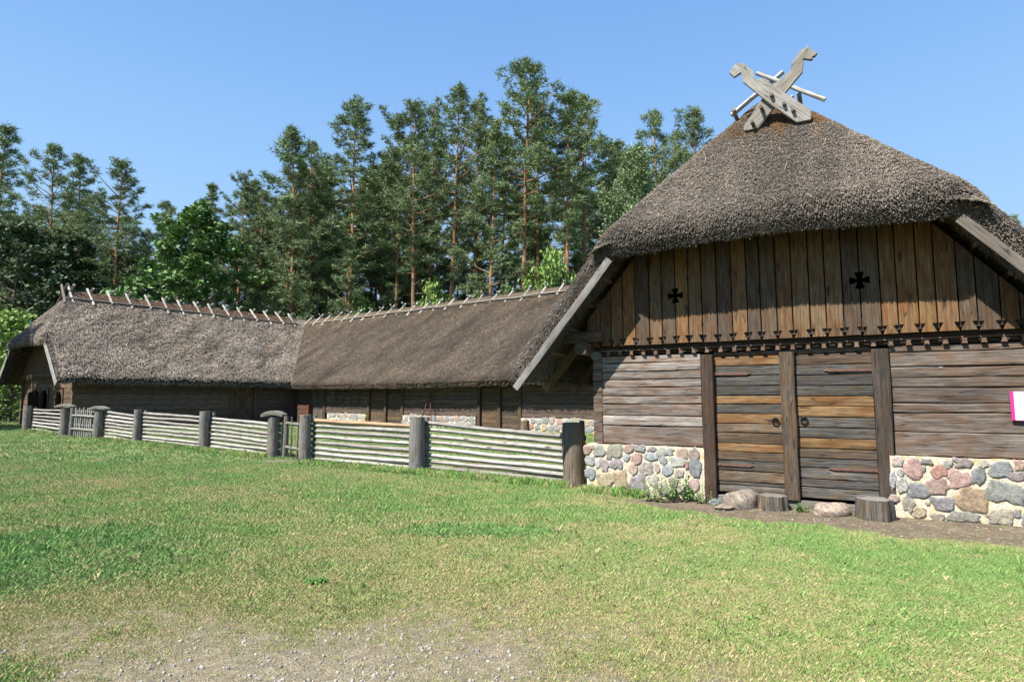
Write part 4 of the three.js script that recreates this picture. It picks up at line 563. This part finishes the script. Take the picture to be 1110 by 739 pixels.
function pineProto(sd, H, base, rad, kind) { // kind 0 tall scots pine, 1 bushier young pine
  seed(sd); const tr = new Mesher(), cr = new Mesher(), lean = V(rr(-0.03, 0.03), 0, rr(-0.03, 0.03)), n = 14, pts = [], rs = []; const r0 = H * 0.0085 + 0.02;
  const axis = (f) => V(lean.x * H * f + 0.35 * n3(f * 2.2 + sd, 1) * f, H * f, lean.z * H * f + 0.35 * n3(f * 2.2 + sd, 5) * f);
  for (let i = 0; i <= n; i++) { const f = i / n; pts.push(axis(f)); rs.push(r0 * (1 - f * 0.86) * (i === 0 ? 1.25 : 1)); }
  tr.tube(pts, rs, 8, (f) => { const t = sstep(0.2, 0.5, f), k = rr(0.75, 1.25); return [mix(0.15, 0.36, t) * k, mix(0.115, 0.175, t) * k, mix(0.09, 0.085, t) * k]; });
  const nb = kind ? 74 : 66;
  for (let b = 0; b < nb; b++) {
    const f = base + (1 - base) * Math.pow((b + rnd() * 0.8) / nb, 0.9), g = (f - base) / (1 - base); const prof = kind ? Math.pow(1 - g, 0.75) * (0.45 + 0.55 * sstep(0, 0.12, g)) + 0.07 : (0.35 + 0.65 * sstep(0, 0.35, g)) * Math.pow(1 - g, 0.62) + 0.12;
    const L = rad * prof * (0.8 + 0.5 * n3(Math.cos(b * 2.399) * 1.2 + sd, Math.sin(b * 2.399) * 1.2, g * 3) * 2) * rr(0.55, 1.25), an = b * 2.399 + rr(-0.5, 0.5), el = mix(-0.12, 0.75, g) + rr(-0.18, 0.18); const o = axis(Math.min(f, 0.985)), d = V(Math.cos(an) * Math.cos(el), Math.sin(el), Math.sin(an) * Math.cos(el)); const bp = [], br = [];
    for (let i = 0; i <= 3; i++) { const t = i / 3; bp.push(o.clone().addScaledVector(d, L * t).add(V(0, L * 0.16 * t * t, 0))); br.push((0.018 + 0.011 * L) * (1 - 0.85 * t)); }
    tr.tube(bp, br, 4, () => [0.24, 0.135, 0.08]);
    const tone = rr(0.75, 1.25), colb = [0.162 * tone, 0.222 * tone, 0.095 * tone]; const np = Math.ceil(5 + L * 4.6);
    const sx = V(0, 0, 0).crossVectors(d, V(0, 1, 0)).normalize();
    for (let k = 0; k < np; k++) { const t = 0.25 + 0.75 * Math.sqrt(rnd()), wdt = L * 0.34 * (1.15 - t) + 0.18, c = o.clone().addScaledVector(d, L * t).add(V(0, L * 0.16 * t * t, 0)).addScaledVector(sx, rr(-1, 1) * wdt).add(V(0, rr(-0.1, 0.26), 0)); const q = kind ? 8 : 7; for (let j = 0; j < 3; j++) { const cc = c.clone().add(V(rr(-0.24, 0.24), rr(-0.12, 0.16), rr(-0.24, 0.24))); const y = 1 + rr(-0.2, 0.25); needleTuft(cr, cc, 0.38, 0.05, q, [colb[0] * y, colb[1] * y, colb[2] * y]); } }
  }
  for (let k = 0; k < 14; k++) { const f = rr(base * 0.35, base), an = rnd() * 6.28, o = axis(f), L = rr(0.4, 1.6), d = V(Math.cos(an), rr(-0.25, 0.25), Math.sin(an)); tr.tube([o, o.clone().addScaledVector(d, L * 0.6), o.clone().addScaledVector(d, L).add(V(0, rr(-0.2, 0.2), 0))], [0.03, 0.018, 0.006], 3, () => [0.17, 0.14, 0.12]); }
  return { t: tr.geo(), c: cr.geo(), H };
}
function leafCluster(mb, p, R, n, size, col, flat = 0.6) {
  for (let k = 0; k < n; k++) { const th = rnd() * 6.2832, u = rr(-1, 1), s = Math.sqrt(1 - u * u), r = R * Math.cbrt(rnd()); const c = p.clone().add(V(s * Math.cos(th) * r, u * r * flat, s * Math.sin(th) * r)); const nrm = V(rr(-1, 1), rr(0.2, 1.4), rr(-1, 1)).normalize(), a = V(rr(-1, 1), rr(-1, 1), rr(-1, 1)).cross(nrm).normalize(), b = V(0, 0, 0).crossVectors(nrm, a), z = size * rr(0.6, 1.2), f = rr(0.7, 1.25); const q = [col[0] * f, col[1] * f, col[2] * f]; const p0 = c.clone().addScaledVector(a, -z), p1 = c.clone().addScaledVector(a, z), p2 = c.clone().addScaledVector(b, z * 0.62).addScaledVector(nrm, z * 0.1), p3 = c.clone().addScaledVector(b, -z * 0.62).addScaledVector(nrm, z * 0.1); mb.tri(p0, p3, p1, q); mb.tri(p0, p1, p2, q); }
}
function broadProto(sd, H, R, low, col, dens, size, bark) {
  seed(sd); const tr = new Mesher(), cr = new Mesher(), ax = (f) => V(0.5 * n3(f * 2 + sd, 2) * f, H * f, 0.5 * n3(f * 2 + sd, 7) * f), pts = [], rs = []; for (let i = 0; i <= 10; i++) { pts.push(ax(i / 10 * 0.94)); rs.push((H * 0.011 + 0.02) * (1 - i / 10 * 0.9)); } tr.tube(pts, rs, 8, () => bark.map(v => v * rr(0.8, 1.2)));
  const nb = 46; for (let b = 0; b < nb; b++) { const f = low + (0.97 - low) * (b + rnd()) / nb, g = (f - low) / (1 - low), an = b * 2.4 + rr(-0.4, 0.4), prof = Math.pow(Math.sin(Math.PI * clamp(0.16 + 0.82 * g)), 0.75), L = R * prof * rr(0.65, 1.15), el = mix(0.15, 0.95, g) + rr(-0.2, 0.2), o = ax(f * 0.92), d = V(Math.cos(an) * Math.cos(el), Math.sin(el) * 0.8, Math.sin(an) * Math.cos(el)); tr.tube([o, o.clone().addScaledVector(d, L * 0.5), o.clone().addScaledVector(d, L).add(V(0, -0.05 * L, 0))], [0.05 + 0.012 * L, 0.035, 0.012], 4, () => bark); const nc = Math.ceil(3 + L * 2.6); for (let k = 0; k < nc; k++) { const t = 0.3 + 0.72 * Math.sqrt(rnd()), c = o.clone().addScaledVector(d, L * t).add(V(rr(-0.5, 0.5), rr(-0.4, 0.4), rr(-0.5, 0.5)).multiplyScalar(0.3 + L * 0.22)); const y = rr(0.75, 1.25); leafCluster(cr, c, rr(0.35, 0.65), dens, size, col.map(v => v * y)); } }
  return { t: tr.geo(), c: cr.geo(), H };
}
function birchProto(sd, H, R) {
  seed(sd); const tr = new Mesher(), cr = new Mesher(), ax = (f) => V(0.6 * n3(f * 2 + sd, 2) * f, H * f, 0.4 * n3(f * 2 + sd, 7) * f), pts = [], rs = []; for (let i = 0; i <= 10; i++) { pts.push(ax(i / 10 * 0.97)); rs.push(0.16 * (1 - i / 10 * 0.9)); } tr.tube(pts, rs, 8, () => { const k = rnd() < 0.2 ? 0.15 : rr(0.5, 0.62); return [k, k * 0.97, k * 0.92]; });
  for (let b = 0; b < 60; b++) { const f = 0.3 + 0.68 * (b + rnd()) / 60, g = (f - 0.3) / 0.7, L = R * (Math.sin(Math.PI * clamp(0.25 + 0.72 * g)) * 0.9 + 0.1) * rr(0.5, 1.1), an = b * 2.4 + rr(-0.4, 0.4), el = mix(0.4, 1.1, g), o = ax(f * 0.95), d = V(Math.cos(an) * Math.cos(el), Math.sin(el), Math.sin(an) * Math.cos(el)), e = o.clone().addScaledVector(d, L); tr.tube([o, o.clone().addScaledVector(d, L * 0.6), e], [0.05, 0.025, 0.008], 4, () => [0.3, 0.28, 0.26]);
    for (let k = 0; k < 5 + L * 3; k++) { const t = 0.25 + 0.75 * rnd(), s = o.clone().addScaledVector(d, L * t).add(V(rr(-0.35, 0.35), 0, rr(-0.35, 0.35))), drop = rr(0.8, 3.0); const n = Math.ceil(drop * 8), y = rr(0.8, 1.2); for (let j = 0; j < n; j++) { const q = s.clone().add(V(0.12 * Math.sin(j * 0.7 + b), -drop * j / n, 0.12 * Math.cos(j * 0.5 + b))); leafCluster(cr, q, 0.2, 3, 0.1, [0.2 * y, 0.275 * y, 0.12 * y], 1); } } }
  return { t: tr.geo(), c: cr.geo(), H };
}
function plantTree(pr, name, label, x, z, h, turn, group, mat = leafMat, wid = 1) {
  const g = thing(name, label, 'tree', [x, -0.05, z], turn, group); const s = h / pr.H; g.scale.set(s * wid, s, s * wid);
  part('trunk', pr.t, barkMat, g); part('crown', pr.c, mat, g); return g;
}
const px = (u, d) => (u - 555) / 640 * d; // a bearing measured on the photograph turned into metres at distance d
const topH = (v, d) => { const p = Math.atan(62.5 / 640), y = (369.5 - v) / 640; return 1.6 + d * (y * Math.cos(p) + Math.sin(p)) / (Math.cos(p) - y * Math.sin(p)); };
const pines = [pineProto(101, 26, 0.44, 4.2, 0), pineProto(102, 27, 0.5, 3.9, 0), pineProto(103, 26, 0.4, 4.6, 0), pineProto(104, 25, 0.52, 4.3, 0), pineProto(105, 20, 0.14, 3.9, 1), pineProto(106, 22, 0.2, 3.8, 1), pineProto(107, 18, 0.08, 3.8, 1)];
seed(61);
const PT = [ // bearing, crown top, distance, prototype, width, label
  [-22, 132, 53, 5, 1.0, 'dark pine cut by the left edge of the picture'], [50, 155, 50, 2, 1, 'tall pine rising above the dark leafy tree on the far left'], [78, 165, 54, 5, 1, 'slender pine right of the tall far left pine'],
  [120, 168, 50, 0, 1.15, 'lone orange-stemmed pine between the far left pair and the bright leafy tree'], [163, 215, 58, 3, 0.9, 'smaller pine between the lone pine and the bright leafy tree'], [213, 193, 55, 5, 0.95, 'pine peeping over the bright green leafy tree'],
  [252, 183, 54, 1, 0.85, 'thin pine just right of the bright leafy tree'], [275, 203, 57, 3, 0.8, 'short-topped pine at the left foot of the main pine stand'], [316, 137, 50, 6, 1.0, 'bushy pine forming the left flank of the main pine stand'], [337, 148, 52, 2, 1.0, 'rounded pine on the left flank of the main stand'],
  [375, 102, 51, 0, 1.15, 'tall pointed pine on the left of the main pine stand'], [408, 160, 56, 5, 1, 'lower pine in the dip right of the tall pointed pine'], [428, 116, 53, 2, 1, 'pine left of the pair of close tops in mid stand'], [447, 104, 50, 0, 1, 'left one of the two close pine tops in mid stand'], [462, 110, 55, 1, 0.9, 'right one of the two close pine tops in mid stand'],
  [484, 88, 50, 2, 1.05, 'tall full-crowned pine near the middle of the stand'], [511, 106, 54, 1, 1, 'slim pine right of the full-crowned middle pine'], [527, 125, 48, 4, 0.85, 'fresh green bushy pine in front of the stand'], [565, 70, 48, 3, 1.05, 'tallest pine of the stand with bare lower stem'],
  [587, 110, 54, 1, 1, 'pine tucked behind the tallest pine'], [614, 95, 47, 3, 1.05, 'orange-stemmed pine right of the tallest pine'], [637, 94, 51, 2, 1, 'full-crowned pine at the right end of the main stand'], [668, 148, 54, 5, 0.9, 'low pine closing the right end of the main stand'],
  [722, 112, 50, 2, 1.0, 'round-topped pine behind the weeping birch'], [748, 140, 55, 1, 0.9, 'pine between the birch and the barn thatch'], [765, 113, 53, 0, 0.95, 'pine beside the left slope of the barn thatch'],
  [1073, 205, 46, 1, 0.8, 'pine tip showing above the right slope of the barn'], [1106, 228, 44, 5, 0.9, 'dark pine cut by the right edge of the picture'],
];
for (const [u, v, d, k, w, lb] of PT) plantTree(pines[k], 'pine_tree', lb, px(u, d), -d, topH(v, d) - 0.6, rr(0, 6.28), 'pines standing behind the farm', leafMat, w * 0.95);
// the wood behind: many more stems one can see between the front trees
for (let i = 0; i < 46; i++) {
  const u = -60 + i * 19.2 + rr(-7, 7), d = rr(56, 84); const env = u < 110 ? 205 : u < 290 ? 232 : u < 340 ? 175 : u < 660 ? 142 : u < 790 ? 175 : 260; const h = topH(env + rr(5, 45), d);
  plantTree(pines[[0, 1, 2, 3, 5, 6, 5][i % 7]], 'pine_tree', 'pine deep in the wood behind the front row of pines', px(u, d), -d, Math.min(h, 30), rr(0, 6.28), 'pines deep in the wood', leafMat, rr(0.9, 1.15));
}
// younger growth below the crowns
for (let i = 0; i < 26; i++) { const left = i < 13, u = left ? 268 + i * 11 + rr(-6, 6) : 420 + (i - 13) * 19 + rr(-8, 8), d = left ? rr(49, 60) : rr(54, 64); plantTree(pines[i % 3 === 0 ? 6 : i % 3 === 1 ? 4 : 5], 'young_pine', 'young pine filling the space under the tall pines', px(u, d), -d, topH(left ? rr(180, 270) : rr(235, 290), d), rr(0, 6.28), 'young pines under the stand', leafMat, rr(0.95, 1.3)); }
{
  const maple = broadProto(201, 17, 5.0, 0.14, [0.1, 0.205, 0.04], 24, 0.22, [0.16, 0.14, 0.12]), dark = broadProto(202, 14, 4.4, 0.12, [0.05, 0.09, 0.025], 16, 0.18, [0.12, 0.1, 0.085]), bush = broadProto(203, 6, 2.6, 0.04, [0.19, 0.31, 0.055], 12, 0.14, [0.14, 0.12, 0.1]);
  plantTree(maple, 'leafy_tree', 'bright green broad-leaved tree behind the far thatched wing', px(206, 47), -47, topH(210, 47), 0.7, 'leafy trees', leafSoft, 1.05);
  plantTree(dark, 'leafy_tree', 'dark broad-leaved tree at the far left edge', px(8, 47), -47, topH(228, 47), 1.9, 'leafy trees', leafSoft, 1.0);
  plantTree(dark, 'leafy_tree', 'dark broad-leaved tree right beside the one at the left edge', px(66, 50), -50, topH(238, 50), 4.1, 'leafy trees', leafSoft, 0.95);
  plantTree(dark, 'leafy_tree', 'dark leafy tree low behind the far wing ridge', px(132, 56), -56, topH(262, 56), 3.1, 'leafy trees', leafSoft, 1.0);
  plantTree(dark, 'leafy_tree', 'broad-leaved tree just outside the left edge that shades the far gable', -31.6, -30.2, 12, 2.2, 'leafy trees', leafSoft, 1.1);
  plantTree(bush, 'young_maple', 'yellow-green young tree behind the half-hip of the far wing', px(14, 41.5), -41.5, topH(334, 41.5), 0.4, 'low greenery', leafSoft, 0.85);
  plantTree(bush, 'green_bush', 'bright bush seen under the eave at the far left', px(4, 44), -44, 3.4, 2.4, 'low greenery', leafSoft, 1.5);
  plantTree(bush, 'green_bush', 'bush beyond the far left bright bush', px(-22, 47), -47, 4.6, 5.0, 'low greenery', leafSoft, 1.4);
  for (const [u, v, d, lb] of [[388, 318, 50, 'small leafy bush left of centre behind the ridge'], [598, 268, 46, 'small bright leafy shrub between pine stems near the barn roof'], [470, 300, 50, 'small leafy shrub among the stems in mid stand']]) plantTree(bush, 'green_bush', lb, px(u, d), -d, topH(v, d), rr(0, 6), 'low greenery', leafSoft, 0.45);
  const birch = birchProto(301, 19, 4.2); plantTree(birch, 'weeping_birch', 'pale green weeping birch between the pines and the barn roof', px(690, 36), -36, topH(144, 36), 1.2, undefined, leafSoft, 1.0);
}

// ================================================================ grass, weeds, pebbles
function bladeTuft(n, hgt, wid, spread, lean) {
  const p = []; for (let k = 0; k < n; k++) { const a = rnd() * 6.2832, r = spread * Math.sqrt(rnd()), x = Math.cos(a) * r, z = Math.sin(a) * r, h = hgt * rr(0.5, 1.2), f = rnd() * 6.2832, l = lean * rr(0.2, 1.2), wx = Math.cos(f) * wid / 2, wz = Math.sin(f) * wid / 2, lx = Math.cos(f + 1.3) * l * h, lz = Math.sin(f + 1.3) * l * h; p.push(x - wx, -0.01, z - wz, x + wx, -0.01, z + wz, x + lx * 0.35 + wx * 0.7, h * 0.6, z + lz * 0.35 + wz * 0.7); p.push(x - wx, -0.01, z - wz, x + lx * 0.35 + wx * 0.7, h * 0.6, z + lz * 0.35 + wz * 0.7, x + lx, h, z + lz); }
  const g = new THREE.BufferGeometry(); g.setAttribute('position', new THREE.Float32BufferAttribute(p, 3)); g.computeVertexNormals(); return g;
}
const grassMat = new THREE.MeshStandardMaterial({ color: 0xffffff, roughness: 0.7, side: THREE.DoubleSide });
function inFoot(x, z) { const [s, d] = barnXZ(x, z); if (s > -0.15 && s < 6.4 && d < 0.1 && d > -9.2) return true; return false; }
function sow(name, label, n, r0, r1, geo, scale, dryShift) {
  const im = new THREE.InstancedMesh(geo, grassMat, n), M = new THREE.Matrix4(), q = new THREE.Quaternion(), up = V(0, 1, 0), c = new THREE.Color(); let k = 0, tries = 0;
  while (k < n && tries < n * 4) {
    tries++; const z = -Math.sqrt(mix(r0 * r0, r1 * r1, rnd())), x = rr(-1, 1) * (1.6 - z * 1.0); if (inFoot(x, z)) continue;
    const p = plot(x, z); let cover = Math.pow(1 - p.bare, 1.05) * (1 - 0.97 * p.earth); cover *= mix(1, 0.55, p.dry); if (rnd() > cover) continue;
    const s = scale * rr(0.6, 1.25) * mix(1, 0.72, p.dry) * (1 + 0.35 * p.lush) * (1 - 0.45 * Math.max(p.bare, p.earth)); q.setFromAxisAngle(up, rnd() * 6.2832); M.compose(V(x, relief(x, z), z), q, V(s, s * rr(0.7, 1.2), s)); im.setMatrixAt(k, M);
    const straw = rnd() < 0.05 + 0.55 * p.dry + dryShift, f = rr(0.7, 1.3); let a = straw ? [0.46, 0.39, 0.2] : [mix(0.19, 0.265, p.dry), mix(0.315, 0.33, p.dry), mix(0.085, 0.1, p.dry)]; if (!straw) a = a.map((v, i) => mix(v, [0.125, 0.28, 0.075][i], p.lush * 0.5));
    c.setRGB(a[0] * f, a[1] * f, a[2] * f); im.setColorAt(k, c); k++;
  }
  im.count = k; im.name = numbered(name); im.userData = { kind: 'stuff', label, category: 'grass' }; im.castShadow = im.receiveShadow = true; scene.add(im);
}
seed(71);
sow('grass', 'short sparse grass close to the viewer', 270000, 2.5, 7.5, bladeTuft(8, 0.034, 0.0026, 0.03, 0.9), 1, 0);
sow('grass', 'short grass in the middle of the lawn', 190000, 7.5, 15, bladeTuft(9, 0.045, 0.0048, 0.055, 0.9), 1, 0);
sow('grass', 'grass of the far lawn and yard', 140000, 15, 40, bladeTuft(10, 0.06, 0.010, 0.13, 0.8), 1, 0.0);
sow('grass', 'taller tufts standing out of the short lawn', 5000, 2.8, 13, bladeTuft(14, 0.065, 0.003, 0.035, 0.7), 1, -0.1);
{ // taller grass against posts, plinths and walls
  const g = bladeTuft(10, 0.13, 0.006, 0.06, 0.5), n = 3200, im = new THREE.InstancedMesh(g, grassMat, n), M = new THREE.Matrix4(), q = new THREE.Quaternion(), up = V(0, 1, 0), c = new THREE.Color();
  const segs = [[[-5.17, -14.85], [1.1, -10.8]], [[-16.4, -23.5], [-6.5, -16.2]], [[-24.2, -29.6], [-19.5, -25.9]]];
  for (let k = 0; k < n; k++) { const r = rnd(), s = segs[r < 0.5 ? 0 : r < 0.9 ? 1 : 2], f = rnd(), w = rr(-0.35, 0.2) ; let x = mix(s[0][0], s[1][0], f) + w * 0.5, z = mix(s[0][1], s[1][1], f) - w; if (k < 260) { const sd = rr(-0.1, 0.9), b = bw(sd, rr(0.12, 0.3)); x = b[0]; z = b[2]; } const sc = rr(0.4, 1.15); q.setFromAxisAngle(up, rnd() * 6.28); M.compose(V(x, relief(x, z), z), q, V(sc, sc, sc)); im.setMatrixAt(k, M); const d = rnd() < 0.25, v = rr(0.7, 1.25); c.setRGB((d ? 0.42 : 0.17) * v, (d ? 0.36 : 0.31) * v, (d ? 0.18 : 0.07) * v); im.setColorAt(k, c); }
  im.name = numbered('grass'); im.userData = { kind: 'stuff', label: 'longer grass along the foot of the fences', category: 'grass' }; scene.add(im);
}
{ // pebbles and litter on bare soil
  const g = new THREE.IcosahedronGeometry(1, 1), n = 5200, im = new THREE.InstancedMesh(g, new THREE.MeshStandardMaterial({ color: 0xffffff, roughness: 0.95 }), n), M = new THREE.Matrix4(), q = new THREE.Quaternion(), c = new THREE.Color(), e = new THREE.Euler(); let k = 0, t = 0;
  while (k < n && t < 400000) { t++; const z = -rr(2.8, 10.5), x = rr(-4.5, 7.5); if (inFoot(x, z)) continue; const p = plot(x, z); if (rnd() > Math.max(p.bare * p.bare, p.earth * 0.12) + 0.006) continue; const s = 0.0028 + 0.009 * Math.pow(rnd(), 5) + (rnd() < 0.008 ? 0.007 : 0); e.set(rnd() * 6, rnd() * 6, rnd() * 6); q.setFromEuler(e); M.compose(V(x, relief(x, z) + s * 0.3, z), q, V(s * rr(0.7, 1.4), s * rr(0.5, 1), s * rr(0.7, 1.4))); im.setMatrixAt(k, M); const v = rr(0.2, 0.38); c.setRGB(v, v * 0.93, v * 0.82); im.setColorAt(k, c); k++; }
  im.count = k; im.name = 'gravel'; im.userData = { kind: 'stuff', label: 'loose pebbles scattered on the bare soil', category: 'gravel' }; scene.add(im);
}
function weed(label, name, pos, stems, hgt, rad, leafL, col) {
  const g = thing(name, label, 'plant', pos), st = new Mesher(), lf = new Mesher();
  for (let k = 0; k < stems; k++) { const a = rnd() * 6.2832, r = rad * Math.sqrt(rnd()), b = V(Math.cos(a) * r * 1.2, 0, Math.sin(a) * r * 0.5), h = hgt * rr(0.4, 1.1), l = V(rr(-0.3, 0.3) * h, h, rr(-0.1, 0.35) * h), tp = b.clone().add(l); if (hgt > 0.1) st.tube([b, b.clone().addScaledVector(l, 0.5), tp], [0.005, 0.004, 0.002], 4, () => [0.12, 0.19, 0.06]); const n = Math.ceil(4 + h * 26); for (let j = 0; j < n; j++) { const f = 0.15 + 0.85 * j / n, an = j * 2.4 + k, c = b.clone().addScaledVector(l, f), d = V(Math.cos(an), rr(-0.25, 0.45), Math.sin(an)).normalize(), s = V(-Math.sin(an), 0, Math.cos(an)), L = leafL * rr(0.6, 1.2) * (1.1 - 0.4 * f), y = rr(0.75, 1.25), q = col.map(v => v * y), m1 = c.clone().addScaledVector(d, L * 0.45).addScaledVector(s, L * 0.26).add(V(0, 0.008, 0)), m2 = c.clone().addScaledVector(d, L * 0.45).addScaledVector(s, -L * 0.26).add(V(0, 0.008, 0)), e = c.clone().addScaledVector(d, L).add(V(0, -L * 0.25, 0)), mm = c.clone().addScaledVector(d, L * 0.5); lf.tri(c, m1, mm, q); lf.tri(c, mm, m2, q); lf.tri(m1, e, mm, q); lf.tri(mm, e, m2, q); } }
  if (st.p.length) part('stems', st.geo(), leafMat, g); part('foliage', lf.geo(), leafMat, g);
}
seed(81);
weed('leafy green nettles growing against the left stone plinth', 'nettle_clump', bw(1.35, 0.26), 26, 0.4, 0.33, 0.09, [0.11, 0.22, 0.045]);
weed('small leafy weed at the door end of the left plinth', 'nettle_clump', bw(1.83, 0.24), 8, 0.3, 0.1, 0.07, [0.11, 0.22, 0.045]);
weed('low sprig at the foot of the plinth left of the nettles', 'nettle_clump', bw(0.62, 0.24), 6, 0.24, 0.08, 0.06, [0.12, 0.2, 0.06]);
weed('single low weed with dark green leaves on the dry lawn', 'lawn_weed', [-1.69, 0.01, -5.27], 9, 0.06, 0.08, 0.06, [0.07, 0.2, 0.03]);
weed('tuft of green leaves beside the pink boulder', 'lawn_weed', bw(3.22, 0.34), 10, 0.14, 0.09, 0.06, [0.11, 0.22, 0.045]);
weed('little green leaf rosette on the right of the lawn', 'lawn_weed', [1.72, 0.0, -4.45], 6, 0.04, 0.04, 0.05, [0.1, 0.22, 0.04]);

renderer.render(scene, camera);
